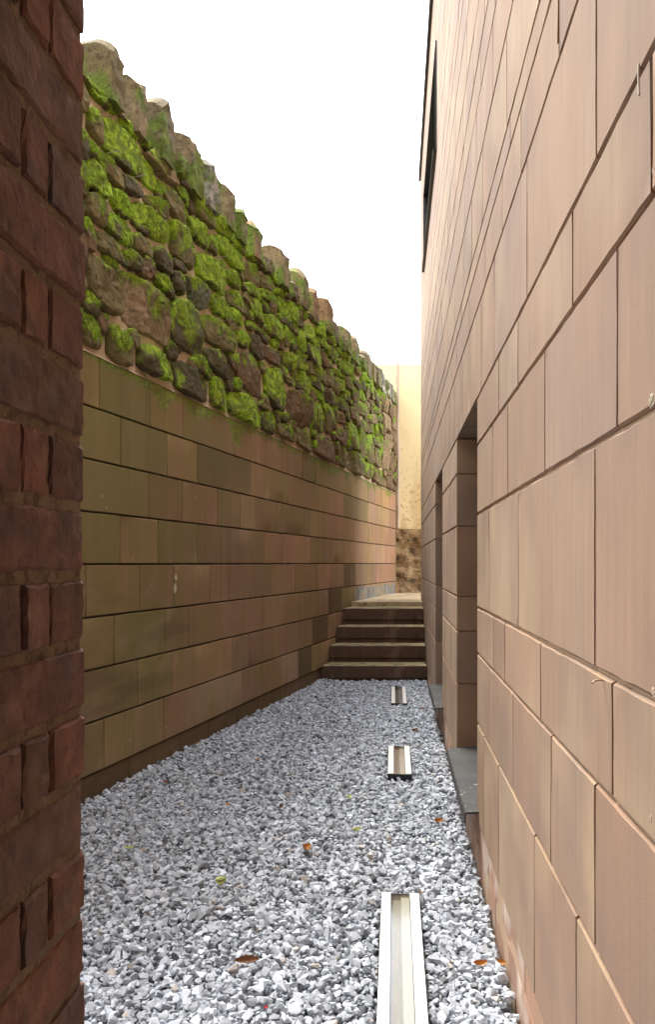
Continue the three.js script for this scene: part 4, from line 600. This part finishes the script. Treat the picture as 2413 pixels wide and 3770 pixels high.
// ------------------------------------------------------------------ linear floor lights
{
  const turn = Math.atan2(-1, -MR);
  const black = std({ color: new THREE.Color().setRGB(0.015, 0.014, 0.018), roughness: 0.5 }), white = std({ color: new THREE.Color().setRGB(0.72, 0.72, 0.70), roughness: 0.35, metalness: 0 });
  const tanMap = colourTexture(64, 512, (u, v) => { const n = fbm(u * 4, v * 14, 4, 3), rib = 0.9 + 0.1 * Math.sin(v * 512 * 0.9); let c = mix3([0.07, 0.06, 0.028], [0.12, 0.105, 0.052], n).map((k) => k * rib); return mix3(c, [0.16, 0.13, 0.08], 0.85 * sst(0.6, 0.7, fbm(u * 7, v * 26, 4, 8)) * sst(0.35, 0.5, v) * sst(0.8, 0.6, v)); });
  const dusty = std({ color: new THREE.Color().setRGB(0.11, 0.095, 0.075), roughness: 0.6 }), soft = std({ color: new THREE.Color().setRGB(0.24, 0.24, 0.235), roughness: 0.5 }); const tan = std({ map: tanMap, roughness: 0.5 }), pale = std({ color: new THREE.Color().setRGB(0.19, 0.195, 0.15), roughness: 0.5 }), grey = std({ color: new THREE.Color().setRGB(0.30, 0.32, 0.33), roughness: 0.4 });
  const pane = new THREE.MeshPhysicalMaterial({ color: 0xffffff, transmission: 1, thickness: 0, roughness: 0.08, ior: 1.25 });
  const spots = [[1.95, 2.848, 0.03, 'white framed linear floor light in the gravel opposite the nearer end of the facade', 0], [4.459, 5.137, 0.03, 'white framed linear floor light in the gravel beside the larger window sill', 0.008], [6.76, 7.65, 0.022, 'white framed linear floor light in the gravel just below the steps', 0.018]];
  for (const [d0, d1, h, label, dx] of spots) {
    const c = 0.2633 + MR * (d0 - 2.848) + dx, t = thing('floor_light', label, 'floor light', [c, h - 0.075, -d0], turn, 'linear lights set in the gravel');
    const L = (d1 - d0) * KR, W = 0.0675, in_ = 0.0345, T = 0.075, mk = (x0, x1, y0, y1, z0, z1) => box(-x1, -x0, y0, y1, z0, z1);
    part('casing', mergeGeometries([mk(0, L, 0, 0.02, -W, W), mk(0, L, 0.02, T - 0.003, -W, -W + 0.003), mk(0, L, 0.02, T - 0.003, W - 0.003, W), mk(0, 0.003, 0.02, T - 0.003, -W + 0.003, W - 0.003), mk(L - 0.003, L, 0.02, T - 0.003, -W + 0.003, W - 0.003)]), black, t);
    for (const s of [-1, 1]) { const a = s > 0 ? in_ : -W + 0.001, b = s > 0 ? W - 0.001 : -in_; part('flange', mk(0.001, L - 0.001, T - 0.0028, T + 0.001, a, b), white, t); part('channel_side', mk(0.004, L - 0.004, 0.03, T - 0.0035, s > 0 ? in_ : -in_ - 0.003, s > 0 ? in_ + 0.003 : -in_), grey, t); }
    const rf = new THREE.BoxGeometry(L - 0.03, 0.004, 0.027); rf.translate(-L / 2, T - 0.022, 0.0125); { const uv = rf.attributes.uv, p = rf.attributes.position; for (let i = 0; i < uv.count; i++) uv.setXY(i, p.getZ(i) / 0.03 + 0.1, -p.getX(i) / L); } part('reflector', rf, d0 < 3 ? tan : dusty, t);
    part('diffuser', mk(0.005, L - 0.006, T - 0.022, T - 0.014, -0.032, -0.002), d0 < 3 ? pale : soft, t);
    part('channel_floor', mk(0.004, L - 0.004, 0.03, 0.034, -in_ + 0.001, in_ - 0.001), grey, t);
    part('glass_cover', mk(0.0045, L - 0.0045, T - 0.007, T - 0.004, -in_ + 0.001, in_ - 0.001), pane, t);
  }
}

// ------------------------------------------------------------------ fallen leaves
{
  const R = rng(88);
  const leafGeo = (l, w, curl, cup, f) => { const g = new THREE.PlaneGeometry(1, 1, 18, 10), p = g.attributes.position, cs = new Float32Array(p.count * 3); for (let i = 0; i < p.count; i++) { const u = p.getX(i) + 0.5, v = p.getY(i) * 2, hw = w / 2 * Math.pow(Math.sin(Math.PI * clamp(u * 0.97 + 0.015)), 0.75) * (1 + 0.1 * Math.sin(u * 30)); const x = (u - 0.5) * l, z = v * hw; p.setXYZ(i, x, cup * v * v * hw * 1.2 + curl * (u - 0.5) * (u - 0.5) * l * 4 + 0.0012 * Math.sin(u * 40 + v * 3), z); cs.set(f(u, v), i * 3); } g.setAttribute('color', new THREE.BufferAttribute(cs, 3)); g.computeVertexNormals(); return g; };
  const vari = (u, v) => { const e = Math.abs(v) + 0.35 * (fbm(u * 9, v * 3, 3, 5) - 0.5); const c = mix3([0.05, 0.12, 0.03], [0.62, 0.6, 0.14], sst(0.45, 0.55, e)); return Math.abs(v) < 0.06 ? [0.4, 0.42, 0.12] : c; };
  const plain = (a, b) => (u, v) => { const c = mix3(a, b, fbm(u * 8, v * 4, 3, 9)); return Math.abs(v) < 0.07 ? c.map((k) => k * 1.3) : c; };
  const br = plain([0.13, 0.06, 0.025], [0.24, 0.12, 0.045]), or = plain([0.33, 0.13, 0.03], [0.5, 0.24, 0.06]), rd = plain([0.14, 0.035, 0.02], [0.22, 0.06, 0.03]), gn = plain([0.12, 0.2, 0.03], [0.5, 0.52, 0.1]);
  const lm = std({ vertexColors: true, roughness: 0.6, side: THREE.DoubleSide });
  const spec = [
    [812, 3236, 0.046, 0.03, 0.15, -0.5, vari, 0.5, 0.75, 'green and cream variegated leaf lying flat on the gravel'], [909, 3538, 0.076, 0.026, 0.12, 0.9, br, 0.1, 0.5, 'long curled brown leaf with pale spots on the gravel'], [1123, 3126, 0.045, 0.034, 0.5, 0.7, or, 0.9, 0.5, 'crumpled orange brown leaf out on the open gravel'],
    [475, 3118, 0.05, 0.016, 0.1, -0.3, gn, 0.1, 0.2, 'narrow yellow green leaf on the gravel toward the brick pier'], [1313, 3057, 0.046, 0.024, 0.2, 0.6, vari, 0.4, 0.3, 'folded yellow and green leaf on the gravel between the floor lights'], [1285, 2933, 0.045, 0.024, 0.2, 0.3, gn, 1.2, 0.3, 'small yellow leaf on the gravel beside the second floor light'],
    [1614, 3026, 0.045, 0.026, 0.4, 0.8, or, 0.1, 0.5, 'curled rust brown leaf by the zinc sill'], [1767, 3552, 0.046, 0.02, 0.3, 0.9, or, 0.15, 0.5, 'curled orange leaf near the foot of the facade'], [1849, 3545, 0.032, 0.016, 0.3, 0.8, or, -0.6, 0.6, 'small orange leaf touching the foot of the facade'],
    [1029, 2969, 0.034, 0.022, 0.6, 0.8, br, 1.4, 0.8, 'small upright brown leaf in the middle of the gravel'], [716, 2750, 0.055, 0.026, 0.4, 0.7, br, 0.7, 0.6, 'brown leaf by the foot of the block wall'], [611, 2880, 0.036, 0.024, 0.3, 0.5, rd, 0.2, 0.4, 'dark red leaf by the foot of the block wall'],
    [838, 2961, 0.026, 0.018, 0.2, 0.4, or, 0.2, 0.4, 'tiny orange leaf scrap on the gravel'], [950, 2794, 0.026, 0.018, 0.2, 0.4, or, 1.1, 0.6, 'tiny orange leaf scrap farther up the gravel'], [1524, 2689, 0.05, 0.022, 0.5, 0.8, br, 0.4, 0.7, 'ochre curled leaf between floor light and facade'], [1556, 2610, 0.034, 0.022, 0.2, 0.4, rd, 0.1, 0.4, 'small red leaf by the farther sill'],
    [1548, 3285, 0.03, 0.01, 0.2, 0.3, or, 1.5, 0.9, 'orange leaf sliver at the corner of a floor light'], [979, 3707, 0.012, 0.009, 0.2, 0.4, (u, v) => [0.5, 0.03, 0.03], 0.4, 0.5, 'tiny bright red petal on the gravel'],
  ];
  for (const [px, py, l, w, curl, cup, f, yaw, tilt, label] of spec) {
    const d = 1.205 * 2900 / (py - 2072), x = (px - 1206) / 2900 * d, m = part('fallen_leaf', leafGeo(l, w, curl, cup, f), lm, scene);
    m.name = numbered('fallen_leaf'); m.position.set(x, surf(x, d) + 0.016, -d); m.rotation.set(tilt, yaw, 0.15 * (R() - 0.5), 'YXZ'); m.userData = { label, category: 'leaf', group: 'leaves fallen on the gravel' };
  }
}

renderer.render(scene, camera);
